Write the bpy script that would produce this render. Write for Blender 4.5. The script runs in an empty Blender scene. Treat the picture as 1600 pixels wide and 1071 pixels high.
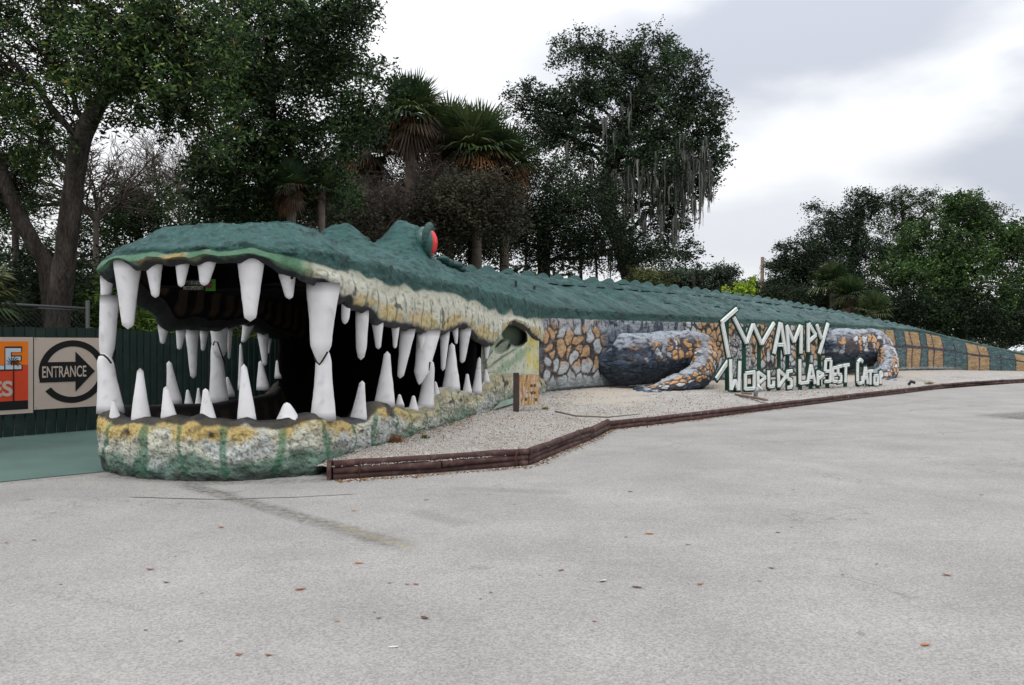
import bpy, math, random
import numpy as np
from mathutils import Vector
random.seed(7)
RNG = np.random.default_rng(7)
R = math.radians
sc = bpy.context.scene
COL = sc.collection

# ------------------------------------------------------------------ camera, sky, sun, exposure
EYE = 1.6
F = 1220.0
HY = 535.5
cd = bpy.data.cameras.new('camera'); cam = bpy.data.objects.new('camera', cd); COL.objects.link(cam)
cam.location = (0, 0, EYE); cam.rotation_euler = (R(90), 0, 0)
cd.sensor_width = 36.0; cd.lens = 36.0 * F / 1600.0
cd.clip_start = 0.05; cd.clip_end = 3000
sc.camera = cam
sc.view_settings.view_transform = 'Standard'; sc.view_settings.look = 'None'
sc.view_settings.gamma = 1.0; sc.view_settings.exposure = 0.0
try: sc.view_settings.use_curve_mapping = False
except Exception: pass

SUN_EL, SUN_AZ = R(60), R(205)      # azimuth measured clockwise from +Y
w = bpy.data.worlds.new('World'); sc.world = w; w.use_nodes = True
def build_world():
    nt = w.node_tree; nt.nodes.clear(); N = nt.nodes.new; L = nt.links.new
    out = N('ShaderNodeOutputWorld'); mix = N('ShaderNodeMixShader')
    sky = N('ShaderNodeTexSky'); sky.sky_type = 'NISHITA'; sky.sun_disc = False
    sky.sun_elevation = SUN_EL; sky.sun_rotation = SUN_AZ; sky.dust_density = 3.0
    b1 = N('ShaderNodeBackground'); b1.inputs[1].default_value = 0.10; L(sky.outputs[0], b1.inputs[0])
    tc = N('ShaderNodeTexCoord')
    n1 = N('ShaderNodeTexNoise'); n1.inputs['Scale'].default_value = 2.3; n1.inputs['Detail'].default_value = 6; n1.inputs['Roughness'].default_value = 0.5
    mp = N('ShaderNodeMapping'); mp.inputs['Scale'].default_value = (1, 1, 2.4); mp.inputs['Location'].default_value = (3.1, 0.4, 1.7)
    L(tc.outputs['Generated'], mp.inputs[0]); L(mp.outputs[0], n1.inputs['Vector'])
    # warp the direction a little so that cloud banks get uneven edges
    vm = N('ShaderNodeVectorMath'); vm.operation = 'SUBTRACT'; L(n1.outputs['Color'], vm.inputs[0]); vm.inputs[1].default_value = (.5, .5, .5)
    vs = N('ShaderNodeVectorMath'); vs.operation = 'SCALE'; L(vm.outputs[0], vs.inputs[0]); vs.inputs['Scale'].default_value = 0.34
    va = N('ShaderNodeVectorMath'); va.operation = 'ADD'; L(tc.outputs['Generated'], va.inputs[0]); L(vs.outputs[0], va.inputs[1])
    def bank(px, py, r, sx, sz):
        d = Vector(((px - 800) / F, 1.0, (HY - py) / F)).normalized()
        s = N('ShaderNodeVectorMath'); s.operation = 'SUBTRACT'; L(va.outputs[0], s.inputs[0]); s.inputs[1].default_value = d
        m = N('ShaderNodeVectorMath'); m.operation = 'MULTIPLY'; L(s.outputs[0], m.inputs[0]); m.inputs[1].default_value = (sx, sx, sz)
        l = N('ShaderNodeVectorMath'); l.operation = 'LENGTH'; L(m.outputs[0], l.inputs[0])
        mr = N('ShaderNodeMapRange'); mr.interpolation_type = 'SMOOTHSTEP'; L(l.outputs['Value'], mr.inputs[0])
        mr.inputs[1].default_value = r; mr.inputs[2].default_value = r * 0.35; mr.inputs[3].default_value = 0; mr.inputs[4].default_value = 1
        return mr.outputs[0]
    def mx(a, b):
        m = N('ShaderNodeMath'); m.operation = 'MAXIMUM'; L(a, m.inputs[0]); L(b, m.inputs[1]); return m.outputs[0]
    def mulv(a, k):
        m = N('ShaderNodeMath'); m.operation = 'MULTIPLY'; L(a, m.inputs[0]); m.inputs[1].default_value = k; return m.outputs[0]
    banks = mx(mx(bank(1270, 30, .28, .8, 2.3), mulv(bank(1620, 240, .20, 1.0, 2.2), .95)), mulv(bank(1130, 385, .22, .7, 2.6), .45))
    rp = N('ShaderNodeValToRGB'); L(n1.outputs['Fac'], rp.inputs[0])
    rp.color_ramp.elements[0].position = .52; rp.color_ramp.elements[0].color = (0, 0, 0, 1)
    rp.color_ramp.elements[1].position = .74; rp.color_ramp.elements[1].color = (.35, .35, .35, 1)
    grey = mx(banks, rp.outputs[0])
    # brighter towards the zenith, as overcast skies are
    sp = N('ShaderNodeSeparateXYZ'); L(tc.outputs['Generated'], sp.inputs[0])
    zr = N('ShaderNodeMapRange'); L(sp.outputs[2], zr.inputs[0]); zr.inputs[1].default_value = 0.0; zr.inputs[2].default_value = 1.0; zr.inputs[3].default_value = .90; zr.inputs[4].default_value = 1.65
    cm = N('ShaderNodeMix'); cm.data_type = 'RGBA'; L(grey, cm.inputs[0]); cm.inputs[6].default_value = (1.03, 1.04, 1.06, 1); cm.inputs[7].default_value = (.60, .635, .715, 1)
    b2 = N('ShaderNodeBackground'); L(cm.outputs[2], b2.inputs[0]); L(zr.outputs[0], b2.inputs[1])
    mix.inputs[0].default_value = 0.93
    L(b1.outputs[0], mix.inputs[1]); L(b2.outputs[0], mix.inputs[2]); L(mix.outputs[0], out.inputs[0])
build_world()
sd = bpy.data.lights.new('sun', 'SUN'); sun = bpy.data.objects.new('sun', sd); COL.objects.link(sun)
sd.energy = 0.75; sd.angle = R(25); sd.color = (1, .97, .92)
sv = Vector((math.sin(SUN_AZ) * math.cos(SUN_EL), math.cos(SUN_AZ) * math.cos(SUN_EL), math.sin(SUN_EL)))
sun.rotation_euler = sv.to_track_quat('Z', 'Y').to_euler()

# ------------------------------------------------------------------ helpers
def P(px, py, Y): return np.array([(px - 800) / F * Y, Y, EYE + (HY - py) / F * Y])
def G(px, py, z=0.0):
    Y = (EYE - z) * F / (py - HY); return np.array([(px - 800) / F * Y, Y, z])
def lin(c):
    c = np.asarray(c, float) / 255.0
    return np.where(c <= .04045, c / 12.92, ((c + .055) / 1.055) ** 2.4)
def _h(ix, iy, iz, seed):
    n = (ix.astype(np.int64) * 374761393 + iy.astype(np.int64) * 668265263 + iz.astype(np.int64) * 2147483647 + seed * 1274126177) & 0xffffffff
    n = ((n ^ (n >> 13)) * 1274126177) & 0xffffffff
    n = ((n ^ (n >> 16)) * 2246822519) & 0xffffffff
    return ((n ^ (n >> 15)) & 0xffffff) / float(0xffffff)
def vn(p, s=1.0, seed=0):
    p = np.asarray(p, float) * s; i = np.floor(p); f = p - i; f = f * f * (3 - 2 * f)
    x, y, z = [i[..., k].astype(np.int64) for k in range(3)]; fx, fy, fz = f[..., 0], f[..., 1], f[..., 2]
    r = 0
    for a in (0, 1):
        for b in (0, 1):
            for c in (0, 1):
                r = r + _h(x + a, y + b, z + c, seed) * (fx if a else 1 - fx) * (fy if b else 1 - fy) * (fz if c else 1 - fz)
    return r
def fbm(p, s=1.0, o=4, seed=0):
    r = 0; a = .5; t = 0
    for k in range(o):
        r = r + a * vn(p, s * 2.03 ** k, seed + k * 17); t += a; a *= .55
    return r / t
def sst(a, b, x):
    t = np.clip((x - a) / (b - a + 1e-12), 0, 1); return t * t * (3 - 2 * t)
def mixc(c, d, m):
    m = np.clip(m, 0, 1)[..., None]; return c * (1 - m) + np.asarray(d) * m
def herm(knots, vals, t, tens=1.0):
    knots = np.asarray(knots, float); vals = np.asarray(vals, float); t = np.clip(t, knots[0], knots[-1])
    d = np.gradient(vals, knots, axis=0) * tens
    k = np.clip(np.searchsorted(knots, t) - 1, 0, len(knots) - 2)
    h = knots[k + 1] - knots[k]; u = (t - knots[k]) / h
    sh = (-1,) + (1,) * (vals.ndim - 1); u = u.reshape(sh); h = h.reshape(sh)
    return (2*u**3-3*u**2+1)*vals[k] + (u**3-2*u**2+u)*h*d[k] + (-2*u**3+3*u**2)*vals[k+1] + (u**3-u**2)*h*d[k+1]
def resample(C, uk, nu, vk, nv, tu=.9, tv=.6):
    A = herm(uk, C, np.linspace(uk[0], uk[-1], nu), tu)
    B = herm(vk, A.transpose(1, 0, 2), np.linspace(vk[0], vk[-1], nv), tv)
    return B.transpose(1, 0, 2)
def gnormal(A):
    n = np.cross(np.gradient(A, axis=0), np.gradient(A, axis=1)); return n / (np.linalg.norm(n, axis=-1, keepdims=True) + 1e-9)
def setprops(o, label=None, cat=None, group=None, kind=None):
    if label: o['label'] = label
    if cat: o['category'] = cat
    if group: o['group'] = group
    if kind: o['kind'] = kind
    return o
def empty(name, loc, label, cat, group=None):
    o = bpy.data.objects.new(name, None); COL.objects.link(o); o.location = loc; o.empty_display_size = .2
    return setprops(o, label, cat, group)
def link(name, me, parent=None, world=True):
    o = bpy.data.objects.new(name, me); COL.objects.link(o)
    if parent is not None:
        o.parent = parent
        if world:
            q = parent; off = Vector((0, 0, 0))
            while q is not None: off += q.location; q = q.parent
            o.location = -off
    return o
def mesh_arrays(name, V, faces, mat=None, col=None, smooth=True):
    """faces: list of int arrays [n,k]"""
    me = bpy.data.meshes.new(name); V = np.asarray(V, float).reshape(-1, 3)
    me.vertices.add(len(V)); me.vertices.foreach_set('co', V.astype(np.float32).ravel())
    li = np.concatenate([f.ravel() for f in faces]).astype(np.int32)
    tot = np.concatenate([np.full(len(f), f.shape[1], np.int32) for f in faces])
    st = np.concatenate([[0], np.cumsum(tot)[:-1]]).astype(np.int32)
    me.loops.add(len(li)); me.loops.foreach_set('vertex_index', li)
    me.polygons.add(len(tot)); me.polygons.foreach_set('loop_start', st); me.polygons.foreach_set('loop_total', tot)
    me.polygons.foreach_set('use_smooth', np.full(len(tot), smooth))
    me.update(calc_edges=True)
    if col is not None:
        a = me.color_attributes.new('Col', 'FLOAT_COLOR', 'POINT'); c = np.ones((len(V), 4), np.float32)
        c[:, :3] = np.broadcast_to(col, (len(V), 3)) if np.ndim(col) == 1 else np.asarray(col).reshape(-1, 3)
        a.data.foreach_set('color', c.ravel())
    if mat: me.materials.append(mat)
    return me
def grid_faces(nu, nv, wrap=False):
    i = np.arange(nu - (0 if wrap else 1))[:, None]; j = np.arange(nv - 1)[None, :]
    i2 = (i + 1) % nu
    return np.stack([i * nv + j + 0 * i, i2 * nv + j, i2 * nv + j + 1, i * nv + j + 1], -1).reshape(-1, 4)
def grid_mesh(name, A, col, mat, smooth=True):
    return mesh_arrays(name, A, [grid_faces(A.shape[0], A.shape[1])], mat, col, smooth)
class Acc:
    def __init__(s): s.v = []; s.q = []; s.t = []; s.c = []; s.n = 0
    def add(s, V, q=None, t=None, c=None):
        V = np.asarray(V, float).reshape(-1, 3)
        if q is not None and len(q): s.q.append(np.asarray(q) + s.n)
        if t is not None and len(t): s.t.append(np.asarray(t) + s.n)
        cc = np.zeros((len(V), 3)); cc[:] = (c if c is not None else (.5, .5, .5)); s.c.append(cc)
        s.v.append(V); s.n += len(V)
    def box(s, c, sz, ax=None, c_=None):
        ax = np.eye(3) if ax is None else np.asarray(ax, float)
        k = np.array([[x, y, z] for x in (-.5, .5) for y in (-.5, .5) for z in (-.5, .5)]) * np.asarray(sz, float)
        s.add(k @ ax + np.asarray(c, float), q=[[0, 1, 3, 2], [4, 6, 7, 5], [0, 4, 5, 1], [2, 3, 7, 6], [0, 2, 6, 4], [1, 5, 7, 3]], c=c_)
    def tube(s, pts, rad, n=6, c=None, cap=True):
        pts = np.asarray(pts, float); rad = np.broadcast_to(rad, (len(pts),)); T = np.gradient(pts, axis=0)
        T /= np.linalg.norm(T, axis=1, keepdims=True) + 1e-9
        up = np.array([0, 0, 1.]) if abs(T[0][2]) < .9 else np.array([1., 0, 0])
        V = []
        for p, t, r in zip(pts, T, rad):
            a = np.cross(t, up); a /= np.linalg.norm(a) + 1e-9; b = np.cross(t, a)
            ang = np.linspace(0, 2 * np.pi, n, endpoint=False)[:, None]
            V.append(p + r * (np.cos(ang) * a + np.sin(ang) * b))
        m = len(pts); i = np.arange(m - 1)[:, None]; j = np.arange(n)[None, :]
        q = np.stack([i * n + j, i * n + (j + 1) % n, (i + 1) * n + (j + 1) % n, (i + 1) * n + j], -1).reshape(-1, 4)
        V = np.concatenate(V); t = None
        if cap and n > 2:
            t = [[0, k + 1, k] for k in range(1, n - 1)] + [[(m - 1) * n, (m - 1) * n + k, (m - 1) * n + k + 1] for k in range(1, n - 1)]
        s.add(V, q=q, t=t, c=c)
    def mesh(s, name, mat, smooth=False):
        f = []
        if s.q: f.append(np.concatenate([np.asarray(x).reshape(-1, 4) for x in s.q]))
        if s.t: f.append(np.concatenate([np.asarray(x).reshape(-1, 3) for x in s.t]))
        return mesh_arrays(name, np.concatenate(s.v), f, mat, np.concatenate(s.c), smooth)
    def build(s, name, mat, parent=None, smooth=False): return link(name, s.mesh(name, mat, smooth), parent)
def bevel(o, w_, seg=2):
    m = o.modifiers.new('bevel', 'BEVEL'); m.width = w_; m.segments = seg; m.limit_method = 'ANGLE'; return o

# ------------------------------------------------------------------ materials
MATS = {}
def mat(name, color=None, rough=.8, spec=.3, attr=False, var=0.0, vscale=3.0, bump=0.0, bscale=30.0, bdist=.01, fine=0.0, fscale=120.0, trans=0.0, metal=0.0, dirt=None, dscale=2.0, stretch=None, coarse=0, cdist=.06):
    if name in MATS: return MATS[name]
    m = bpy.data.materials.new(name); m.use_nodes = True; nt = m.node_tree; nt.nodes.clear(); N = nt.nodes.new; L = nt.links.new
    out = N('ShaderNodeOutputMaterial'); b = N('ShaderNodeBsdfPrincipled'); b.inputs['Roughness'].default_value = rough
    b.inputs['Specular IOR Level'].default_value = spec; b.inputs['Metallic'].default_value = metal
    geo = N('ShaderNodeNewGeometry'); src = geo.outputs['Position']
    if stretch:
        mp = N('ShaderNodeMapping'); mp.inputs['Scale'].default_value = stretch; L(src, mp.inputs[0]); src = mp.outputs[0]
    if attr:
        a = N('ShaderNodeAttribute'); a.attribute_name = 'Col'; c = a.outputs['Color']
    else:
        r = N('ShaderNodeRGB'); r.outputs[0].default_value = (*lin(color), 1); c = r.outputs[0]
    def vary(c, scale, amt, detail=4, lo=.3, hi=.7):
        n = N('ShaderNodeTexNoise'); n.inputs['Scale'].default_value = scale; n.inputs['Detail'].default_value = detail; L(src, n.inputs['Vector'])
        mr = N('ShaderNodeMapRange'); L(n.outputs['Fac'], mr.inputs[0]); mr.inputs[1].default_value = lo; mr.inputs[2].default_value = hi
        mr.inputs[3].default_value = 1 - amt; mr.inputs[4].default_value = 1 + amt
        v = N('ShaderNodeVectorMath'); v.operation = 'SCALE'; L(c, v.inputs[0]); L(mr.outputs[0], v.inputs['Scale']); return v.outputs[0]
    if var: c = vary(c, vscale, var)
    if fine: c = vary(c, fscale, fine, 2)
    if dirt is not None:
        n = N('ShaderNodeTexNoise'); n.inputs['Scale'].default_value = dscale; n.inputs['Detail'].default_value = 7; n.inputs['Roughness'].default_value = .65; L(src, n.inputs['Vector'])
        mr = N('ShaderNodeMapRange'); L(n.outputs['Fac'], mr.inputs[0]); mr.inputs[1].default_value = .5; mr.inputs[2].default_value = .72; mr.inputs[4].default_value = dirt[3]
        x = N('ShaderNodeMix'); x.data_type = 'RGBA'; L(mr.outputs[0], x.inputs[0]); L(c, x.inputs[6]); x.inputs[7].default_value = (*lin(dirt[:3]), 1); c = x.outputs[2]
    L(c, b.inputs['Base Color'])
    if bump:
        n = N('ShaderNodeTexNoise'); n.inputs['Scale'].default_value = bscale; n.inputs['Detail'].default_value = 5; n.inputs['Roughness'].default_value = .6; L(src, n.inputs['Vector'])
        bp = N('ShaderNodeBump'); bp.inputs['Strength'].default_value = bump; bp.inputs['Distance'].default_value = bdist; L(n.outputs['Fac'], bp.inputs['Height'])
        if coarse:
            m2 = N('ShaderNodeMapping'); m2.inputs['Scale'].default_value = (.45, .45, 1.5); L(geo.outputs['Position'], m2.inputs[0])
            n2 = N('ShaderNodeTexNoise'); n2.inputs['Scale'].default_value = coarse; n2.inputs['Detail'].default_value = 6; n2.inputs['Roughness'].default_value = .7; L(m2.outputs[0], n2.inputs['Vector'])
            b2 = N('ShaderNodeBump'); b2.inputs['Strength'].default_value = 1; b2.inputs['Distance'].default_value = cdist; L(n2.outputs['Fac'], b2.inputs['Height']); L(b2.outputs[0], bp.inputs['Normal'])
        L(bp.outputs[0], b.inputs['Normal'])
    if trans:
        t = N('ShaderNodeBsdfTranslucent'); L(c, t.inputs[0]); mx = N('ShaderNodeMixShader'); mx.inputs[0].default_value = trans
        L(b.outputs[0], mx.inputs[1]); L(t.outputs[0], mx.inputs[2]); L(mx.outputs[0], out.inputs[0])
    else: L(b.outputs[0], out.inputs[0])
    MATS[name] = m; return m

M_SKIN = mat('painted_stucco', attr=True, rough=.62, spec=.35, var=.06, vscale=5, bump=.9, bscale=38, bdist=.02, fine=.13, fscale=80, coarse=9, cdist=.018)
M_ROOF = mat('painted_roof_foam', attr=True, rough=.5, spec=.4, var=.07, vscale=2.5, bump=.9, bscale=30, bdist=.03, fine=.10, fscale=60, coarse=11, cdist=.08)
M_TOOTH = mat('white_tooth_plaster', (214, 212, 214), rough=.6, spec=.25, var=.05, vscale=6, bump=.35, bscale=30, bdist=.008, dirt=(150, 146, 140, .35), dscale=6)
M_TOOTH2 = mat('white_tooth_attr', attr=True, rough=.6, spec=.25, var=.05, vscale=6, bump=.4, bscale=30, bdist=.008)
M_BLACK = mat('black_mouth_paint', attr=True, rough=.85, spec=.1, var=.25, vscale=2, bump=.4, bscale=20)
M_WOODD = mat('brown_landscape_timber', (72, 52, 50), rough=.75, spec=.25, var=.25, vscale=6, bump=.5, bscale=40, bdist=.006, dirt=(135, 112, 104, .45), dscale=9)
M_LEAF = mat('leaves', attr=True, rough=.6, spec=.22, trans=.15)
M_BARK = mat('bark', (74, 68, 64), rough=.95, spec=.1, var=.4, vscale=5, bump=1, bscale=26, bdist=.09, stretch=(1, 1, .22), fine=.3, fscale=40, dirt=(34, 34, 30, .8), dscale=9)
M_TWIG = mat('dry_twigs', (92, 84, 78), rough=.95, spec=.1, var=.2, vscale=2)
M_MOSS = mat('hanging_moss', attr=True, rough=.95, spec=.05, trans=.15)
M_FENCE = mat('dark_green_fence_metal', (20, 40, 36), rough=.5, spec=.35, var=.12, vscale=3, dirt=(60, 74, 70, .3), dscale=4)
M_GREEN = mat('dark_green_board', (22, 66, 54), rough=.6, spec=.3, var=.12, vscale=5)
M_WHITE = mat('white_painted_wood', (222, 226, 224), rough=.55, spec=.3, var=.05, vscale=5, dirt=(150, 156, 150, .25), dscale=8)
M_METAL = mat('galvanised_steel', (120, 122, 124), rough=.5, metal=.7, var=.1)

# ------------------------------------------------------------------ ground
def ground_material():
    m = bpy.data.materials.new('weathered_asphalt'); m.use_nodes = True; nt = m.node_tree; nt.nodes.clear(); N = nt.nodes.new; L = nt.links.new
    out = N('ShaderNodeOutputMaterial'); b = N('ShaderNodeBsdfPrincipled'); b.inputs['Roughness'].default_value = .85; b.inputs['Specular IOR Level'].default_value = .2
    geo = N('ShaderNodeNewGeometry'); pos = geo.outputs['Position']
    def noise(s, d=4, r=.55, vec=None, dist=0):
        n = N('ShaderNodeTexNoise'); n.inputs['Scale'].default_value = s; n.inputs['Detail'].default_value = d; n.inputs['Roughness'].default_value = r; n.inputs['Distortion'].default_value = dist
        L(vec if vec is not None else pos, n.inputs['Vector']); return n
    def ramp(src, a, c0, b_, c1):
        r = N('ShaderNodeValToRGB'); L(src, r.inputs[0]); r.color_ramp.elements[0].position = a; r.color_ramp.elements[1].position = b_
        r.color_ramp.elements[0].color = (*c0, 1); r.color_ramp.elements[1].color = (*c1, 1); return r.outputs[0]
    def mul(a, k):
        m_ = N('ShaderNodeMath'); m_.operation = 'MULTIPLY'; L(a, m_.inputs[0])
        if isinstance(k, (int, float)): m_.inputs[1].default_value = k
        else: L(k, m_.inputs[1])
        return m_.outputs[0]
    def mixr(f, a, c):
        x = N('ShaderNodeMix'); x.data_type = 'RGBA'; L(f, x.inputs[0]); L(a, x.inputs[6])
        if isinstance(c, tuple): x.inputs[7].default_value = (*c, 1)
        else: L(c, x.inputs[7])
        return x.outputs[2]
    big = noise(.7, 6, .6); c = ramp(big.outputs['Fac'], .34, tuple(lin((151, 149, 147))), .66, tuple(lin((167, 165, 162))))
    # polished and stained sweeps running across the lot
    mp = N('ShaderNodeMapping'); mp.inputs['Scale'].default_value = (.28, 1.1, 1); mp.inputs['Rotation'].default_value = (0, 0, R(-22)); L(pos, mp.inputs[0])
    st = noise(1.0, 5, .6, mp.outputs[0], 1.2)
    c = mixr(mul(ramp(st.outputs['Fac'], .5, (0, 0, 0), .72, (1, 1, 1)), .28), c, tuple(lin((130, 128, 126))))
    # aggregate
    v = N('ShaderNodeTexVoronoi'); v.inputs['Scale'].default_value = 85; L(pos, v.inputs['Vector'])
    sp = N('ShaderNodeSeparateColor'); L(v.outputs['Color'], sp.inputs[0])
    agg = N('ShaderNodeMapRange'); L(sp.outputs[0], agg.inputs[0]); agg.inputs[3].default_value = .77; agg.inputs[4].default_value = 1.19
    s1 = N('ShaderNodeVectorMath'); s1.operation = 'SCALE'; L(c, s1.inputs[0]); L(agg.outputs[0], s1.inputs['Scale']); c = s1.outputs[0]
    f2 = noise(55, 3, .8); mr = N('ShaderNodeMapRange'); L(f2.outputs['Fac'], mr.inputs[0]); mr.inputs[1].default_value = .3; mr.inputs[2].default_value = .7; mr.inputs[3].default_value = .89; mr.inputs[4].default_value = 1.10
    s2 = N('ShaderNodeVectorMath'); s2.operation = 'SCALE'; L(c, s2.inputs[0]); L(mr.outputs[0], s2.inputs['Scale']); c = s2.outputs[0]
    # sparse dark pits
    v2 = N('ShaderNodeTexVoronoi'); v2.inputs['Scale'].default_value = 17; L(pos, v2.inputs['Vector'])
    pit = ramp(v2.outputs['Distance'], .05, (1, 1, 1), .10, (0, 0, 0)); s3 = N('ShaderNodeSeparateColor'); L(v2.outputs['Color'], s3.inputs[0])
    pm = ramp(s3.outputs[1], .80, (0, 0, 0), .82, (1, 1, 1)); c = mixr(mul(mul(pit, pm), .5), c, tuple(lin((90, 86, 84))))
    # segment masks: painted stripe, tar crack, dirt
    wob = noise(3.0, 4, .6); wv = N('ShaderNodeVectorMath'); wv.operation = 'SUBTRACT'; L(wob.outputs['Color'], wv.inputs[0]); wv.inputs[1].default_value = (.5, .5, .5)
    def seg(p, q, wd, soft, wobble=.12):
        p = Vector((p[0], p[1], 0)); q = Vector((q[0], q[1], 0)); d = q - p; ln = d.length; d.normalize()
        ws = N('ShaderNodeVectorMath'); ws.operation = 'SCALE'; L(wv.outputs[0], ws.inputs[0]); ws.inputs['Scale'].default_value = wobble
        wa = N('ShaderNodeVectorMath'); wa.operation = 'ADD'; L(pos, wa.inputs[0]); L(ws.outputs[0], wa.inputs[1])
        s = N('ShaderNodeVectorMath'); s.operation = 'SUBTRACT'; L(wa.outputs[0], s.inputs[0]); s.inputs[1].default_value = p
        da = N('ShaderNodeVectorMath'); da.operation = 'DOT_PRODUCT'; L(s.outputs[0], da.inputs[0]); da.inputs[1].default_value = d
        db = N('ShaderNodeVectorMath'); db.operation = 'DOT_PRODUCT'; L(s.outputs[0], db.inputs[0]); db.inputs[1].default_value = Vector((-d.y, d.x, 0))
        ab = N('ShaderNodeMath'); ab.operation = 'ABSOLUTE'; L(db.outputs['Value'], ab.inputs[0])
        m1 = N('ShaderNodeMapRange'); m1.interpolation_type = 'SMOOTHSTEP'; L(ab.outputs[0], m1.inputs[0]); m1.inputs[1].default_value = wd + soft; m1.inputs[2].default_value = wd; m1.inputs[3].default_value = 0; m1.inputs[4].default_value = 1
        m2 = N('ShaderNodeMapRange'); m2.interpolation_type = 'SMOOTHSTEP'; L(da.outputs['Value'], m2.inputs[0]); m2.inputs[1].default_value = 0; m2.inputs[2].default_value = ln * .12
        m3 = N('ShaderNodeMapRange'); m3.interpolation_type = 'SMOOTHSTEP'; L(da.outputs['Value'], m3.inputs[0]); m3.inputs[1].default_value = ln; m3.inputs[2].default_value = ln * .88; m3.inputs[3].default_value = 0; m3.inputs[4].default_value = 1
        return mul(mul(m1.outputs[0], m2.outputs[0]), m3.outputs[0])
    brk = ramp(noise(14, 4, .7).outputs['Fac'], .40, (.25, .25, .25), .62, (1, 1, 1))
    a, q = G(270, 752), G(660, 862)
    c = mixr(mul(mul(seg(a, q, .045, .13, .10), brk), 1.0), c, tuple(lin((104, 103, 100))))
    c = mixr(mul(mul(seg(G(300, 762), G(655, 861), .012, .05, .08), brk), .10), c, tuple(lin((176, 158, 104))))
    c = mixr(mul(mul(seg(G(520, 818), G(648, 858), .02, .05, .08), brk), .28), c, tuple(lin((176, 158, 100))))
    for (x0, y0, x1, y1, k) in [(196, 777, 345, 781, .9), (335, 781, 470, 777, .9), (450, 778, 560, 772, .75), (745, 711, 850, 716, .5), (640, 798, 735, 822, .18), (700, 763, 900, 770, .15)]:
        c = mixr(mul(seg(G(x0, y0), G(x1, y1), .012 if k > .4 else .05, .018 if k > .4 else .12, .05), k), c, tuple(lin((62, 62, 62))))
    # old dark patch at the right, sweeping tyre marks
    for (x0, y0, x1, y1, wd, k) in [(1545, 652, 1700, 640, .22, .75), (1548, 653, 1720, 656, .12, .85), (1180, 692, 1640, 668, .05, .18), (1000, 672, 1560, 632, .06, .16), (1330, 640, 1490, 622, .05, .2), (700, 742, 1290, 664, .08, .10)]:
        c = mixr(mul(mul(seg(G(x0, y0), G(x1, y1), wd, wd * 1.6, .8), brk), k), c, tuple(lin((58, 58, 60))))
    # grime along the foot of the jaw, edging and walkway; oil spots; hairline cracks
    for (x0, y0, x1, y1, wd, k) in [(150, 742, 330, 756, .05, .6), (300, 756, 530, 750, .05, .55), (520, 752, 830, 729, .05, .45), (825, 728, 960, 672, .06, .4), (0, 757, 160, 740, .03, .4), (310, 768, 380, 770, .03, .4), (30, 781, 46, 782, .03, .5), (0, 884, 60, 880, .05, .18), (735, 885, 765, 888, .02, .35), (1338, 990, 1350, 992, .012, .5)]:
        c = mixr(mul(mul(seg(G(x0, y0), G(x1, y1), wd, wd * 3, .25), brk), k), c, tuple(lin((84, 80, 76))))
    cv = N('ShaderNodeTexVoronoi'); cv.feature = 'DISTANCE_TO_EDGE'; cv.inputs['Scale'].default_value = .33; cw_ = N('ShaderNodeVectorMath'); cw_.operation = 'SCALE'; L(wv.outputs[0], cw_.inputs[0]); cw_.inputs['Scale'].default_value = .9
    ca = N('ShaderNodeVectorMath'); ca.operation = 'ADD'; L(pos, ca.inputs[0]); L(cw_.outputs[0], ca.inputs[1]); L(ca.outputs[0], cv.inputs['Vector'])
    ck_ = ramp(cv.outputs['Distance'], .0015, (1, 1, 1), .006, (0, 0, 0)); c = mixr(mul(mul(ck_, ramp(noise(.45, 3, .5).outputs['Fac'], .50, (0, 0, 0), .60, (1, 1, 1))), .42), c, tuple(lin((84, 82, 80))))
    L(c, b.inputs['Base Color'])
    bp = N('ShaderNodeBump'); bp.inputs['Strength'].default_value = .8; bp.inputs['Distance'].default_value = .006; L(v.outputs['Distance'], bp.inputs['Height']); L(bp.outputs[0], b.inputs['Normal'])
    L(b.outputs[0], out.inputs[0]); return m
def plane_obj(name, pts, z, m, **kw):
    V = np.array([[p[0], p[1], z] for p in pts]); me = mesh_arrays(name, V, [np.arange(len(V)).reshape(1, -1)], m, smooth=False)
    return setprops(link(name, me), kind='structure', **kw)
M_DIRT = mat('leaf_strewn_soil', (84, 76, 62), rough=1, spec=.05, var=.35, vscale=1.2, bump=.6, bscale=8, bdist=.05, fine=.25, fscale=18, dirt=(66, 78, 48, .6), dscale=.7)
plane_obj('ground', [(-900, -300), (900, -300), (900, 1500), (-900, 1500)], -.012, M_DIRT)
plane_obj('parking_lot', [(-40, -30), (80, -30), (80, 60), (33, 41), (20.5, 31.2), (12.6, 25.2), (5.8, 18.4), (1.9, 14.6), (1.4, 13.2), (.4, 10.6), (-2.2, 9.6), (-4.4, 10.2), (-9.0, 9.4), (-40, 9.4)], 0.0, ground_material())
M_SLAB = mat('painted_green_concrete', (92, 118, 112), rough=.6, spec=.3, var=.10, vscale=1.5, fine=.05, fscale=60, dirt=(86, 104, 98, .5), dscale=2.5)
plane_obj('walkway', [(-12.6, 3.1), (-5.84, 8.93), (-5.07, 9.62), (-4.4, 9.75), (-3, 9.8), (-2.6, 10.5), (-1, 16), (-4, 19), (-10.8, 12.3), (-14.5, 8.0)], 0.008, M_SLAB)

# ------------------------------------------------------------------ the alligator building
gator = empty('alligator_building', (-3.6, 12, 0), 'giant green walk-in alligator building with wide open toothy mouth and long painted body', 'alligator building')
def Yn(px): return 5.25 / (.3 - (np.asarray(px, float) - 800) / F)
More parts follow.
